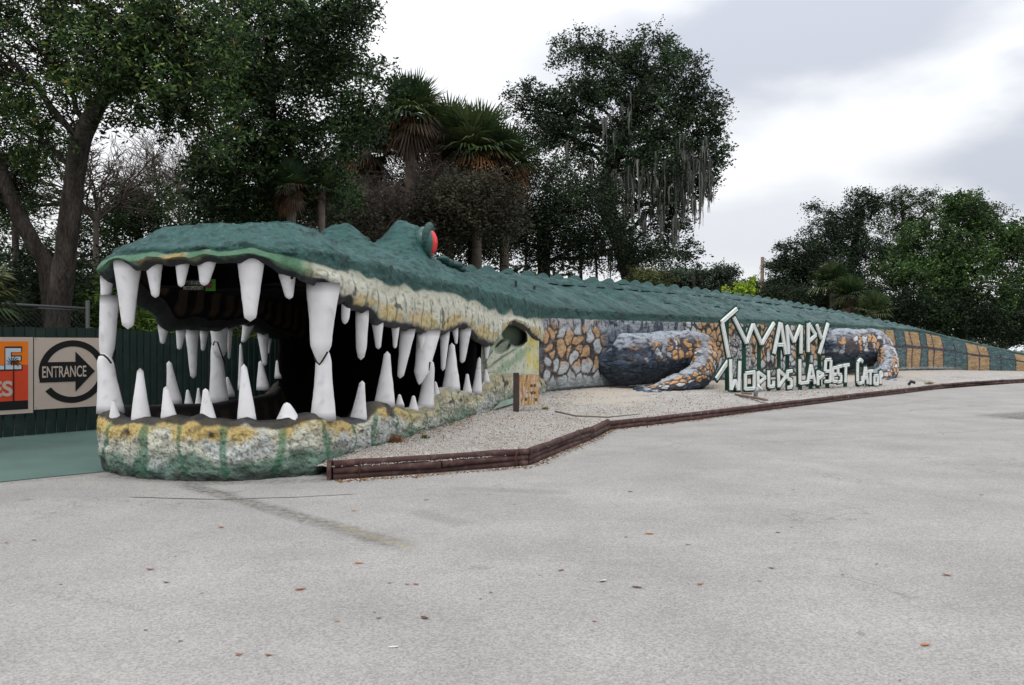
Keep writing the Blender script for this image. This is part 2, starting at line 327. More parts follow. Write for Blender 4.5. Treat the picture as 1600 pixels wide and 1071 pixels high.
# near side lip: px, lip y, paint boundary y, fascia top y
near = [(838, 531, 498, 474), (826, 520, 497, 470), (812, 510, 494, 466), (798, 506, 491, 462), (786, 519, 491, 459), (770, 541, 485, 456), (760, 539, 480, 453), (745, 531, 473, 450), (733, 518, 469, 447), (724, 512, 465, 445), (711, 516, 459, 441),
        (697, 521, 455, 438), (683, 522, 455, 435), (670, 525, 453, 432), (655, 520, 451, 429), (640, 516, 448, 426), (620, 511, 445, 420), (600, 508, 442, 414), (588, 504, 437, 411), (578, 491, 433, 409),
        (562, 485, 428, 406), (549, 482, 425, 402), (542, 470, 423, 400), (532, 473, 421, 397), (520, 462, 419, 395), (508, 449, 415, 393), (492, 444, 411, 392), (472, 437, 407, 391)]
front = [(456, 431, 402, 390, 9.36), (436, 426, 398, 388, 9.27), (416, 412, 395, 385, 9.21), (392, 406, 389, 381, 9.15), (366, 408, 392, 383, 9.10), (342, 410, 394, 386, 9.06), (323, 406, 391, 385, 9.05), (304, 413, 395, 386, 9.06), (284, 411, 394, 386, 9.09),
         (262, 416, 397, 388, 9.14), (240, 411, 394, 388, 9.19), (222, 420, 397, 389, 9.26), (209, 420, 399, 391, 9.31), (198, 411, 400, 394, 9.36), (181, 413, 402, 398, 9.47), (170, 428, 407, 403, 9.60), (161, 434, 414, 408, 9.82)]
far = [(-5.12, 10.15, 2.30), (-5.10, 10.6, 2.12), (-5.05, 10.95, 2.02), (-5.02, 11.2, 1.80), (-4.97, 11.7, 1.83), (-4.9, 12.3, 1.80), (-4.85, 12.9, 1.82), (-4.83, 13.5, 1.88), (-4.8, 13.9, 1.93), (-4.8, 14.4, 1.85), (-4.77, 15.0, 1.72), (-4.7, 15.8, 1.66), (-4.65, 17, 1.4), (-4.6, 19.5, 1.3), (-3.9, 23, 1.3), (-3.3, 25.0, 1.3)]
def tab(keys, vals, t): return np.array([np.interp(t, keys, [v[k] for v in vals]) for k in range(3)])
TN_Y = [9.5, 10.3, 12.5, 14.0, 15.0, 17.0, 19.7, 21.5]
TN = [(-2.92, 10.3, 3.18), (-2.9, 10.35, 3.19), (-2.76, 12.5, 3.14), (-2.0, 14.0, 3.12), (-1.62, 15.0, 3.18), (-1.1, 17, 3.12), (-.35, 19.9, 3.05), (.1, 21.6, 3.1)]
SP = [(-3.75, 10.6, 3.2), (-3.8, 10.8, 3.2), (-3.6, 12.5, 3.17), (-3.0, 14.0, 3.42), (-2.75, 15.0, 3.46), (-2.2, 17, 3.42), (-1.5, 20.3, 3.45), (-1.1, 23.0, 3.6)]
TF = [(-4.72, 10.5, 3.14), (-4.7, 10.6, 3.15), (-4.62, 12.5, 3.12), (-4.2, 14, 3.15), (-4.0, 15, 3.25), (-3.9, 17, 3.2), (-3.5, 20.5, 3.1), (-2.3, 24.2, 3.1)]
stations = []   # xy, lipz, bz, fz, top, spine, reg
xy0 = np.array([.80, 20.9]); stations.append((xy0, 1.5, 2.2, 2.45, tab(TN_Y, TN, 21.5), tab(TN_Y, SP, 21.5)))
for px, ly, by, fy in near:
    Y = float(Yn(px)); a = P(px, ly, Y); b = P(px, by, Y); f = P(px, fy, Y)
    stations.append((a[:2], a[2], b[2], f[2], tab(TN_Y, TN, Y), tab(TN_Y, SP, Y)))
fr_l = len(front)
for i, (px, ly, by, fy, Y) in enumerate(front):
    a = P(px, ly, Y); b = P(px, by, Y + .03); f = P(px, fy, Y + .12); t = (i + .5) / fr_l
    top = np.array([-2.95, 10.28, 3.18]) * (1 - t) + np.array([-4.72, 10.5, 3.14]) * t; sp = np.array([-3.75, 10.6, 3.2])
    stations.append((a[:2], a[2], b[2], f[2], top, sp + (top - sp) * .25))
for x, Y, z in far:
    stations.append((np.array([x, Y]), z, 2.52, 2.68, tab(TN_Y, TF, Y), tab(TN_Y, SP, Y)))
XY = np.array([s[0] for s in stations]); tan = np.gradient(XY, axis=0); tan /= np.linalg.norm(tan, axis=1, keepdims=True)
OUT = np.stack([tan[:, 1], -tan[:, 0]], 1)     # outward normal
if OUT[len(near) + 8][1] > 0: OUT = -OUT
LZ = np.array([s[1] for s in stations]); BZ = np.array([s[2] for s in stations]); FZ = np.array([s[3] for s in stations])
def ring(off, z): return np.concatenate([XY + OUT * np.reshape(off, (-1, 1)) * np.ones((len(XY), 1)), np.reshape(z, (-1, 1)) * np.ones((len(XY), 1))], 1)
TOP = np.array([s[4] for s in stations]); SPN = np.array([s[5] for s in stations])
fas = ring(-.02, FZ); 
C = np.stack([ring(-.20, LZ + .16), ring(-.14, LZ + .03), ring(-.05, LZ - .02), ring(.03, LZ + .05), ring(.07, (LZ * .5 + BZ * .5)), ring(.02, BZ), fas, fas * .9 + TOP * .1 + np.array([0, 0, .0]), fas * .42 + TOP * .58 + np.array([0, 0, .0]), TOP, SPN], 1)
arc = np.concatenate([[0], np.cumsum(np.linalg.norm(np.diff(XY, axis=0), axis=1))])
vk = np.array([0, .5, .8, 1.15, 2.0, 3.0, 3.7, 4.0, 5.2, 6.6, 8.6])
NU, NV = 1300, 110
A = resample(C, arc, NU, vk, NV, .8, .7)
U = np.linspace(0, arc[-1], NU)[:, None] * np.ones((1, NV)); VV = np.ones((NU, 1)) * np.linspace(0, vk[-1], NV)[None, :]
rz = sst(4.2, 5.0, VV); X_, Y_ = A[..., 0], A[..., 1]
yk = (Y_ - 15.05) / np.where(Y_ < 15.05, .62, .50)
A[..., 2] += rz * (.50 * sst(-2.62, -2.12, X_) * sst(-1.56, -1.82, X_) * np.exp(-yk ** 2) + .14 * sst(-3.0, -2.2, X_) * sst(-1.2, -1.7, X_) * np.exp(-((Y_ - 14.8) / 1.1) ** 2))
A[..., 2] += rz * .52 * sst(-2.62, -3.22, X_) * sst(-4.15, -3.45, X_) * np.exp(-((Y_ - 15.1) / .6) ** 2)
n = gnormal(A)
if n[NU // 2, NV // 3][1] > 0: n = -n
roofm = sst(2.9, 3.3, VV)
AY0 = A * np.array([1, .45, 1])
rough_ = fbm(AY0, 9, 4, 3) - .5
A2 = A + n * (rough_ * .035 + (fbm(A, 2.2, 3, 9) - .5) * .06 + (fbm(A * np.array([.5, .5, 1.5]), 11, 4, 13) - .5) * .05 * roofm)[..., None]
# deep rough chips on the old foam roof
chip = sst(.62, .72, fbm(A * np.array([1, 1, .6]), 6, 3, 21)) * roofm; A2 -= n * (chip * .022 + sst(.58, .66, fbm(A * np.array([.5, .3, 1.5]), 15, 3, 23)) * .014 * roofm)[..., None]
def px_of(A): return 800 + F * A[..., 0] / A[..., 1]
pxg = px_of(A)
lipd = VV - .8                    # 0 at lip edge .. 2.2 at boundary
isfront = sst(arc[len(near)] - .35, arc[len(near)] + .1, U) * (1 - sst(arc[len(near) + fr_l], arc[len(near) + fr_l] + .3, U))
AY = A * np.array([1, .45, 1]); n1 = fbm(AY, 3.0, 4, 31); n2 = fbm(AY, 9, 3, 41); n3 = fbm(AY, 24, 3, 51); nh = fbm(AY * np.array([1, 1, .6]), 11, 2, 61)
c = np.zeros((NU, NV, 3)) + lin((198, 196, 182))
c = mixc(c, lin((206, 208, 200)), sst(.5, .62, n2) * .7)
yel = sst(.58, .74, n1 * .6 + n2 * .4 + .17 * np.exp(-((lipd - .75) / .5) ** 2)) * np.exp(-((lipd - .75) / .55) ** 2)
c = mixc(c, lin((196, 164, 84)), np.clip(yel * 1.2, 0, .8) * (.55 + .45 * sst(.35, .6, n3)))
c = mixc(c, lin((150, 150, 96)), sst(.55, .68, n3) * .45)
streak = sst(.84, .96, np.sin(U * 2 * np.pi / .33 + (fbm(A, 1.5, 2, 71) - .5) * 5 + (lipd - 1) * .5)) * sst(.30, .5, n2) * sst(2.15, 1.3, lipd)
c = mixc(c, lin((62, 102, 78)), streak * .75)
c = mixc(c, lin((54, 56, 54)), sst(.72, .77, nh) * .8)               # dark dashes
c = mixc(c, lin((84, 88, 74)), sst(.55, .72, n3) * .35)
gr = sst(.42, .54, fbm(A, 2.4, 2, 81) + .06 * sst(.6, 1.9, lipd)) * isfront
c = mixc(c, lin((52, 112, 82)), gr * .9); c = mixc(c, mixc(np.zeros_like(c) + lin((164, 142, 78)), lin((92, 92, 62)), sst(.4, .62, n2)), isfront * (1 - gr) * .95)
c = mixc(c, lin((96, 92, 84)), sst(2.25, .9, lipd + n2) * isfront * .3)
edge = sst(.62, .34, lipd + (n2 - .5) * .5 + isfront * .12)
c = mixc(c, lin((30, 32, 38)), edge * .97)
# jagged top of the pale paint, then teal roof
bnd = sst(-.12, .06, (VV - 3.0) + (fbm(A, 2.6, 2, 91) - .5) * .55)
c = mixc(c, lin((112, 128, 104)), sst(-.5, -.05, (VV - 3.0)) * .35)
teal = mixc(np.zeros_like(c) + lin((31, 74, 69)), lin((40, 85, 82)), sst(3.6, 4.0, VV + (n2 - .5) * .4))  # vertical strip darker than the slope: its shading is put into the teal
teal = mixc(teal, lin((82, 112, 116)), sst(.52, .72, n1) * .35 * sst(3.4, 4, VV)); teal = mixc(teal, lin((24, 62, 60)), sst(.60, .74, n3) * .6); teal = mixc(teal, lin((18, 46, 46)), chip * .7)
dash = sst(.58, .66, fbm(A * np.array([.5, .3, 1.5]), 15, 3, 23)); teal = mixc(teal, lin((18, 46, 48)), dash * .65); grit = fbm(A * np.array([1, .5, 1]), 34, 2, 24); teal = mixc(teal, lin((96, 128, 128)), sst(.60, .74, grit) * .35)
c = mixc(c, teal, bnd)
link('upper_jaw', grid_mesh('upper_jaw', A2, c, M_SKIN), gator)

# dark mouth lining under the upper jaw
mid = XY.mean(0)
def lining():
    n_ = len(XY); fr = np.array([1.0 if len(near) < i <= len(near) + fr_l else 0.0 for i in range(n_)])
    r1 = ring(-.19, LZ + .15); r2 = ring(-.30, np.minimum(LZ + .30, 2.7))
    r3 = ring(-.34, 2.36); r2f = r2.copy(); 
    for i in range(n_):
        if fr[i]:
            t = (i - len(near)) / fr_l; q = np.array([-2.5, 10.75]) * (1 - t) + np.array([-4.95, 10.85]) * t
            r2f[i] = [q[0], q[1], 2.78]; r3[i] = [q[0], q[1], 2.34]
    sp = SPN.copy(); sp[:, 2] = 2.40; sp[:, 1] += .6
    half = r3 * .5 + sp * .5; half[:, 2] = 2.38
    Cn = np.stack([r1, r2, r2f, r3, half, sp], 1)
    A = resample(Cn, arc, 700, np.array([0, 1, 1.3, 2.6, 3.6, 5]), 50, .7, .2)
    U = np.linspace(0, arc[-1], 700)[:, None] * np.ones((1, 50)); V = np.ones((700, 1)) * np.linspace(0, 5, 50)[None]
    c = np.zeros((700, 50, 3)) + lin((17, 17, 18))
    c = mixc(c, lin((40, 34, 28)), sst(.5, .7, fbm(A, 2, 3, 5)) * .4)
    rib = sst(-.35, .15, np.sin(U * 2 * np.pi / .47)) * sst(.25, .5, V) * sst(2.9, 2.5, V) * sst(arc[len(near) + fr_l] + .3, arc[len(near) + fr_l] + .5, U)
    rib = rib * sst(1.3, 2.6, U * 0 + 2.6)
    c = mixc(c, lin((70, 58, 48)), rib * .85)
    A = A + (fbm(A, 4, 3, 77)[..., None] - .5) * .05
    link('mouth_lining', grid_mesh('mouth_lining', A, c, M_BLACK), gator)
lining()
def throat():
    path = np.array([(-.4, 20.0), (-.85, 17.6), (-.80, 16.2), (-.72, 15.75), (-.98, 15.9), (-1.15, 16.8), (-1.4, 18.2), (-2.6, 18.9), (-4.0, 18.4), (-4.45, 16.6), (-4.5, 15.9), (-4.72, 15.7), (-4.78, 17), (-4.6, 20)])
    ar = np.arange(len(path)); pz = np.linspace(-.03, 2.5, 12)
    pp = herm(ar, path, np.linspace(0, len(path) - 1, 160), .9)
    A = np.zeros((160, 40, 3)); A[..., :2] = pp[:, None, :]; A[..., 2] = np.linspace(-.03, 2.5, 40)[None]
    A = A + (fbm(A, 3, 3, 4)[..., None] - .5) * .08; A[..., 2] = np.linspace(-.03, 2.5, 40)[None]
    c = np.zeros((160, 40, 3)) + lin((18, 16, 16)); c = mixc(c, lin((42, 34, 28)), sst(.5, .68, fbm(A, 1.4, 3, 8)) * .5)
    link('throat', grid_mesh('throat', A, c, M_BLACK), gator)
throat()
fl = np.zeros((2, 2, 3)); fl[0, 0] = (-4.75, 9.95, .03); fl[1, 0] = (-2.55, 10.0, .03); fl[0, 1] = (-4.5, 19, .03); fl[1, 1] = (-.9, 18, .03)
link('bounce_cut_floor', grid_mesh('bounce_cut_floor', fl, lin((34, 28, 26)), M_BLACK, False), gator)  # unseen dark floor, added to cut bounce light on the far teeth
# black panel lining the mouth ceiling, with a small sign fixed to it
# ---- lower jaw
ljn = [(850, 592), (838, 589), (822, 586), (802, 584), (785, 584), (770, 587), (762, 600), (752, 614), (738, 613), (722, 611), (706, 607), (692, 614), (683, 622), (675, 632), (660, 638), (648, 640), (635, 639), (625, 632), (610, 629), (596, 631), (583, 636), (572, 652), (560, 655), (545, 655), (530, 650), (515, 650), (500, 648), (486, 648)]
ljf = [(472, 650, 9.42), (455, 656, 9.30), (427, 660, 9.20), (400, 660, 9.12), (385, 655, 9.09), (366, 660, 9.06), (345, 657, 9.03), (325, 657, 9.02), (308, 650, 9.03), (288, 655, 9.06), (265, 652, 9.10), (245, 656, 9.16), (220, 655, 9.26), (198, 657, 9.36), (181, 656, 9.48), (170, 648, 9.62), (162, 640, 9.85)]
ljr = [(-5.12, 10.3, .76), (-5.1, 10.8, .72), (-5.05, 11.2, .70), (-4.98, 11.8, .66), (-4.9, 12.4, .62), (-4.85, 13.1, .62), (-4.82, 13.8, .60), (-4.8, 14.6, .60), (-4.80, 15.2, .60), (-4.84, 15.8, .75), (-4.95, 16.3, .80)]
lj = []
for px, y in ljn:
    Y = float(Yn(px)) if px < 845 else 20.6; p = P(px, y, Y); lj.append((p[0], p[1], p[2]))
for px, y, Y in ljf: p = P(px, y, Y); lj.append(tuple(p))
lj += ljr
lj = np.array(lj); LXY = lj[:, :2]; LLZ = lj[:, 2]
tn = np.gradient(LXY, axis=0); tn /= np.linalg.norm(tn, axis=1, keepdims=True); LO = np.stack([tn[:, 1], -tn[:, 0]], 1)
if LO[len(ljn) + 8][1] > 0: LO = -LO
def lring(off, z): return np.concatenate([LXY + LO * np.reshape(off, (-1, 1)) * np.ones((len(LXY), 1)), np.reshape(z, (-1, 1)) * np.ones((len(LXY), 1))], 1)
LIN = np.array([.30] * len(ljn) + [.17] * len(ljf) + [.2] * len(ljr)); LIN[len(ljn) - 5:len(ljn)] = .2
LC = np.stack([lring(.02, -.06), lring(.035, .1), lring(.07, LLZ * .45), lring(.06, LLZ * .8), lring(0, LLZ - .03), lring(-.06, LLZ), lring(-LIN, LLZ - .01), lring(-LIN - .06, LLZ - .25), lring(-LIN - .1, -.05)], 1)
larc = np.concatenate([[0], np.cumsum(np.linalg.norm(np.diff(LXY, axis=0), axis=1))])
lvk = np.array([0, 1, 2.2, 3.4, 4.2, 4.5, 5.6, 6.6, 7.8]); NU, NV = 1500, 100
A = resample(LC, larc, NU, lvk, NV, .8, .8); n = gnormal(A)
if n[NU // 2, 30][1] > 0: n = -n
U = np.linspace(0, larc[-1], NU)[:, None] * np.ones((1, NV)); V = np.ones((NU, 1)) * np.linspace(0, lvk[-1], NV)[None]
lzc = herm(larc, LLZ, np.linspace(0, larc[-1], NU))[:, None]
outm = sst(4.9, 4.2, V)
seamn = fbm(A * np.array([1, 1, .7]), 8, 4, 203)
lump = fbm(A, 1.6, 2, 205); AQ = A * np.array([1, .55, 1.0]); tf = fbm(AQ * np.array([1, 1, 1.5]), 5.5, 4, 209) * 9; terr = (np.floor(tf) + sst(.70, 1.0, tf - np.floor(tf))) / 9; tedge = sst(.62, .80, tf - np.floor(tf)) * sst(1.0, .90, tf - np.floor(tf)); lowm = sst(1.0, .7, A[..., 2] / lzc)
A2 = A + n * (((fbm(AQ, 18, 4, 201) - .5) * .022 + (terr - .5) * .15 * (.35 + .65 * lowm) + (lump - .5) * .07) * outm + (fbm(A, 5, 3, 207) - .5) * .02 * (1 - outm))[..., None]
h = A[..., 2] / lzc
n1 = fbm(AQ, 2.4, 4, 211); n2 = fbm(AQ, 8, 4, 213); n3 = fbm(AQ, 26, 3, 217)
backness = sst(.35, .1, np.abs(U - larc[len(ljn) + 8]) * 0 + .5)
sidem = sst(larc[len(ljn)] - 1.5, larc[len(ljn)] - 4, U)            # 1 far back along near side
c = np.zeros((NU, NV, 3)) + lin((204, 204, 188)); c = mixc(c, lin((178, 186, 192)), sst(.5, .66, n1) * .6)
c = mixc(c, lin((194, 164, 78)), np.clip(sst(.58, .80, h + (n2 - .5) * .35) * sst(.24, .48, fbm(AQ, 2.2, 3, 221)) * (1 - .6 * sidem) * 1.1, 0, .82))
c = mixc(c, lin((60, 112, 98)), np.clip(sst(.55, .16, h + (n1 - .5) * .9) * 1.0, 0, .8))
stp = np.sin(U * 2 * np.pi / .62 + (fbm(A, 1.2, 2, 231) - .5) * 6)
c = mixc(c, lin((52, 116, 84)), sst(.86, .97, stp) * sst(1.1, .8, h + (n2 - .5) * .3) * .72)
c = mixc(c, lin((122, 126, 104)), sidem * .45 * sst(.3, .6, n2)); c = mixc(c, lin((64, 68, 62)), tedge * (.25 + .55 * lowm) * .8)
c = mixc(c, lin((40, 44, 44)), sst(.58, .72, n3 + (n2 - .5) * .35) * .40)
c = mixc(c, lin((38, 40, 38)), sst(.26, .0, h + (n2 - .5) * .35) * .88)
dots = sst(.74, .80, fbm(A, 5.5, 1, 241)) * sst(.62, .75, h) ; c = mixc(c, lin((46, 44, 52)), dots * .9)
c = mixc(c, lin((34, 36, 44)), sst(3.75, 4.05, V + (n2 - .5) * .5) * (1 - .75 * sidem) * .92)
topc = mixc(np.zeros_like(c) + lin((40, 40, 44)), lin((208, 206, 200)), sidem)
c = mixc(c, topc, sst(4.45, 4.7, V) * .9); c = mixc(c, lin((34, 30, 28)), sst(5.6, 5.9, V))
ribl = sst(-.2, .2, np.sin(U * 2 * np.pi / .6)) * sst(5.9, 6.2, V); c = mixc(c, lin((74, 62, 50)), ribl * .6)
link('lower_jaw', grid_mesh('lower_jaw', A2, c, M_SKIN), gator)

# ---- cheek panel at the jaw hinge with its hollow
def cheek():
    NU, NV = 260, 260
    px = np.linspace(752, 842, NU)[:, None] * np.ones((1, NV)); py = np.ones((NU, 1)) * np.linspace(496, 612, NV)[None]
    Y = Yn(px); inn = np.zeros_like(px) + .05
    wob = (fbm(np.stack([px, py, px * 0], -1), .06, 3, 5) - .5)
    def ell(cx, cy, rx, ry, ang=0, soft=.35):
        a = R(ang); dx = px - cx; dy = py - cy; x = dx * math.cos(a) + dy * math.sin(a); y = -dx * math.sin(a) + dy * math.cos(a)
        return sst(1 + soft, 1 - soft * .4, np.sqrt((x / rx) ** 2 + (y / ry) ** 2) + wob * .25)
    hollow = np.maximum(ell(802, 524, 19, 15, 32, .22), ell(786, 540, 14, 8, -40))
    low = sst(0, 18, py - (590 - (px - 765) * .75)) * 0
    trough = sst(838, 822, px + (py - 545) * .15) * sst(512, 545, py)
    inn = inn + trough * .18 + hollow * .45
    rib = ell(777, 553, 24, 7.5, -50, .3); inn -= rib * .16
    rim = sst(834, 841, px); inn -= rim * 0
    Yd = Y + inn * 1.5; a = np.stack([(px - 800) / F * Yd, Yd, EYE + (HY - py) / F * Yd], -1)
    n1 = fbm(a, 4, 4, 3); n2 = fbm(a, 14, 3, 4)
    c = np.zeros((NU, NV, 3)) + lin((196, 200, 182)); diag = (px - 790) * .75 + (py - 560)
    band = np.sin(diag / 7.5 + (n1 - .5) * 3)
    c = mixc(c, lin((96, 140, 100)), sst(.1, .9, band) * .6 * trough); c = mixc(c, lin((148, 170, 146)), sst(.45, .6, n1) * .4)
    yy = np.maximum(sst(817, 828, px + (n2 - .5) * 10) * sst(592, 570, py) * sst(.3, .5, n1), sst(806, 816, px) * sst(524, 512, py) * sst(.2, .4, n1))
    c = mixc(c, lin((206, 190, 98)), yy * .85)
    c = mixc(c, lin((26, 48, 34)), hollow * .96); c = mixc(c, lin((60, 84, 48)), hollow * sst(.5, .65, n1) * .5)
    c = mixc(c, lin((182, 190, 170)), rib * .5); line = np.exp(-((px - 800) * .64 + (py - 549)) ** 2 / 4) * sst(815, 800, px) * sst(764, 772, px); c = mixc(c, lin((52, 84, 58)), line * .8)
    c = mixc(c, lin((58, 60, 52)), sst(.62, .74, n2) * .6); c = mixc(c, lin((60, 72, 54)), np.exp(-((py - 585 - (px - 800) * .05) / 1.2) ** 2) * .8)
    c = mixc(c, lin((64, 60, 60)), sst(764, 754, px) * .7)
    a = a + (fbm(a, 9, 3, 9)[..., None] - .5) * .03
    link('cheek', grid_mesh('cheek', a, c, M_SKIN), gator)
cheek()
sk = Acc()
for (a, b_, c_, d) in [((770, 640, 15.7), (806, 629, 17.2), (803, 622, 17.3), (783, 627, 16.4)), ((838, 609, 19.4), (850, 600.5, 20.8), (846, 600, 20.9), (838, 602, 19.7))]:
    sk.add([P(*a), P(*b_), P(*c_), P(*d)], q=[[0, 1, 2, 3]])
for nm_, i0 in (('flashing', 0), ('flashing', 4)):
    k = Acc(); V = np.concatenate(sk.v)[i0:i0 + 4]; V[:, 2] += 0.0
    k.add(np.concatenate([V, V - [0, 0, .006]]), q=[[0, 1, 2, 3], [7, 6, 5, 4], [0, 4, 5, 1], [1, 5, 6, 2], [2, 6, 7, 3], [3, 7, 4, 0]])
    k.build(nm_, mat('pale_green_sheet_metal', (128, 150, 138), rough=.45, metal=.2, var=.1), gator)

# ---- teeth
def tooth(bx, by, w_, tx, ty, Y, kind='u', tipY=None, dirty=.0, bend=0.0):
    nr, ns = 16, 18; b = P(bx, by, Y); t = P(tx, ty, tipY if tipY else Y); wb = w_ * .94 / F * Y
    a = np.zeros((ns, nr, 3)); cc = np.zeros((ns, nr, 3)); H = np.linalg.norm(t - b)
    s = np.linspace(0, 1, nr) ** .92; s = s * 1.0
    seed = int(bx * 7 + by)
    if kind == 'u': r = (1 - .60 * s ** .9) * wb / 2
    elif kind == 'p': r = (.96 - .24 * s - .34 * np.clip(s - .74, 0, 1) / .26) * wb / 2
    elif kind == 'P': r = (1 - .48 * s ** .8 - .42 * np.clip(s - .76, 0, 1) / .24) * wb / 2
    elif kind == 'q': r = (.60 + .40 * (1 - s) ** 2.2 - .22 * np.clip(s - .8, 0, 1) / .2) * wb / 2
    elif kind == 'c': r = (.60 * np.sqrt(np.clip(1 - s ** 2, 0, 1)) + .40 * (1 - s) ** 2.2) * wb / 2
    else: r = (.27 + .70 * (1 - s) ** 1.1) * wb / 2
    capn = min(.5, r[-1] * 1.15 / H) if kind != 'c' else .02
    r = r * np.sqrt(np.clip(1 - (np.clip(s - (1 - capn), 0, 1) / capn) ** 2, 0.0, 1)) + 1e-4
    ax = t - b
    for i in range(ns):
        th = 2 * np.pi * i / (ns - 1)
        flat = .8
        cx = np.cos(th); cy = np.sin(th) * flat
        off = np.stack([r * cx + bend * wb * np.sin(np.pi * s), r * cy, s * 0], -1)
        a[i] = b + np.outer(s, ax) + off
    ex = 1 if kind in 'uxp' else -1
    a[:, 0, 2] += .05 * (1 if ax[2] < 0 else -1)      # root sunk in the gum
    nn = fbm(a, 7, 3, seed) - .5; ctr = (b + np.outer(s, ax))[None]; rad = a - ctr
    a = a + rad * nn[..., None] * .13; a[-1] = a[0]
    base = lin((222, 221, 224)); cc[:] = base; cc = mixc(cc, lin((168, 164, 158)), sst(.52, .7, fbm(a * np.array([1, 1, .35]), 9, 3, seed + 1)) * .18); cc = mixc(cc, lin((120, 116, 108)), sst(.70, .78, fbm(a, 20, 2, seed + 5)) * .25)
    tipm = np.ones((ns, 1)) * sst(.86, 1.0, s)[None]; 
    if dirty: cc = mixc(cc, lin((108, 106, 98)), tipm * dirty * sst(.3, .6, fbm(a, 14, 2, seed + 2)))
    cc = mixc(cc, lin((34, 36, 42)), np.ones((ns, 1)) * sst(.035, .0, s * H / .8)[None] * .85)
    return link('tooth', grid_mesh('tooth', a, cc, M_TOOTH2), gator)
def Yo(px, d=.16): return float(Yn(px)) + d
# upper front
for q in [(167, 437, 22, 165, 469, 9.95, 'p'), (199, 413, 45, 200, 515, 9.50, 'u'), (240, 412, 29, 243, 466, 9.36, 'u'), (285, 412, 24, 283, 449, 9.24, 'u'), (323, 408, 33, 319, 447, 9.2, 'u'), (392, 407, 46, 391, 503, 9.28, 'u'), (449, 428, 30, 452, 468, 9.5, 'u')]:
    tooth(*q)
tooth(505, 449, 56, 500, 571, 9.72, 'P')
tooth(171, 468, 32, 166, 570, 9.98, 'p'); 
# lower front
tooth(173, 640, 46, 163, 552, 9.92, 'q')
tooth(505, 652, 44, 506, 545, 9.80, 'q')
for q in [(180, 656, 21, 177, 625, 9.62), (220, 657, 34, 219, 575, 9.47), (264, 653, 28, 259, 604, 9.30), (325, 658, 30, 321, 607, 9.20), (386, 657, 33, 381, 569, 9.26)]:
    tooth(*q, 'l', dirty=.8)
tooth(451, 658, 42, 448, 629, 9.48, 'c')
# near side upper
for bx, by, w_, tx, ty, k in [(541, 472, 17, 539, 507, 'p'), (566, 489, 23, 564, 563, 'p'), (590, 506, 20, 591, 546, 'u'), (618, 512, 14, 617, 545, 'u'), (637, 519, 26, 625, 592, 'u'), (658, 524, 14, 658, 547, 'u'), (695, 522, 17, 692, 580, 'u'), (711, 516, 11, 713, 538, 'u'), (727, 516, 21, 722, 568, 'u'), (761, 542, 11, 760, 562, 'u')]:
    tooth(bx, by, w_, tx, ty, Yo(bx), k)
tooth(670, 520, 40, 655, 602, Yo(665), 'P', tipY=Yo(655) - .02)
for bx, by, w_, tx, ty in [(560, 656, 30, 566, 595), (601, 632, 36, 605, 549), (625, 634, 16, 624, 616), (646, 642, 19, 646, 618), (683, 624, 15, 680, 596), (705, 609, 32, 706, 536), (730, 613, 17, 730, 584), (745, 614, 18, 749, 558), (760, 597, 13, 759, 577)]:
    tooth(bx, by, w_, tx, ty, Yo(bx, .22), 'l')
tooth(665, 636, 30, 672, 562, Yo(665, .26), 'q')
# far side
for bx, by, w_, tx, ty, Y, k in [(255, 511, 18, 254, 538, 11.25, 'u'), (283, 519, 17, 280, 547, 11.75, 'u'), (300, 519, 22, 302, 592, 12.1, 'u'), (319, 521, 14, 317, 549, 12.45, 'u'), (359, 516, 10, 358, 562, 13.2, 'u'), (388, 510, 19, 380, 536, 14.1, 'u'), (411, 524, 19, 414, 572, 14.9, 'u'), (420, 530, 11, 419, 553, 15.2, 'u'),
        (342, 513, 30, 344, 560, 12.9, 'p'), (342, 627, 34, 338, 532, 13.0, 'q'), (272, 628, 27, 264, 564, 11.6, 'l'), (295, 632, 15, 293, 609, 12.1, 'l'), (310, 634, 12, 310, 606, 12.4, 'l'), (360, 616, 16, 355, 589, 13.4, 'l'), (378, 606, 14, 376, 536, 13.9, 'l'), (411, 606, 23, 407, 564, 15.0, 'l'), (435, 588, 14, 433, 563, 15.7, 'l')]:
    tooth(bx, by, w_, tx, ty, Y, k)
# painted joint lines where long upper and lower fangs meet
def pline(pts, Y, r=.012):
    k = Acc(); k.tube([P(x, y, Y) for x, y in pts], r, 6); k.build('joint_line', mat('black_paint_line', (22, 22, 26), rough=.7), gator)
pline([(491, 559), (494, 565), (499, 570), (503, 565), (508, 557), (512, 550)], 9.555)
pline([(157, 555), (162, 555), (168, 560), (174, 568)], 9.80)
pline([(652, 600), (659, 594), (666, 587), (670, 578), (672, 566)], 12.72, .014)
pline([(333, 540), (335, 534), (340, 535), (345, 550), (352, 572)], 12.62)

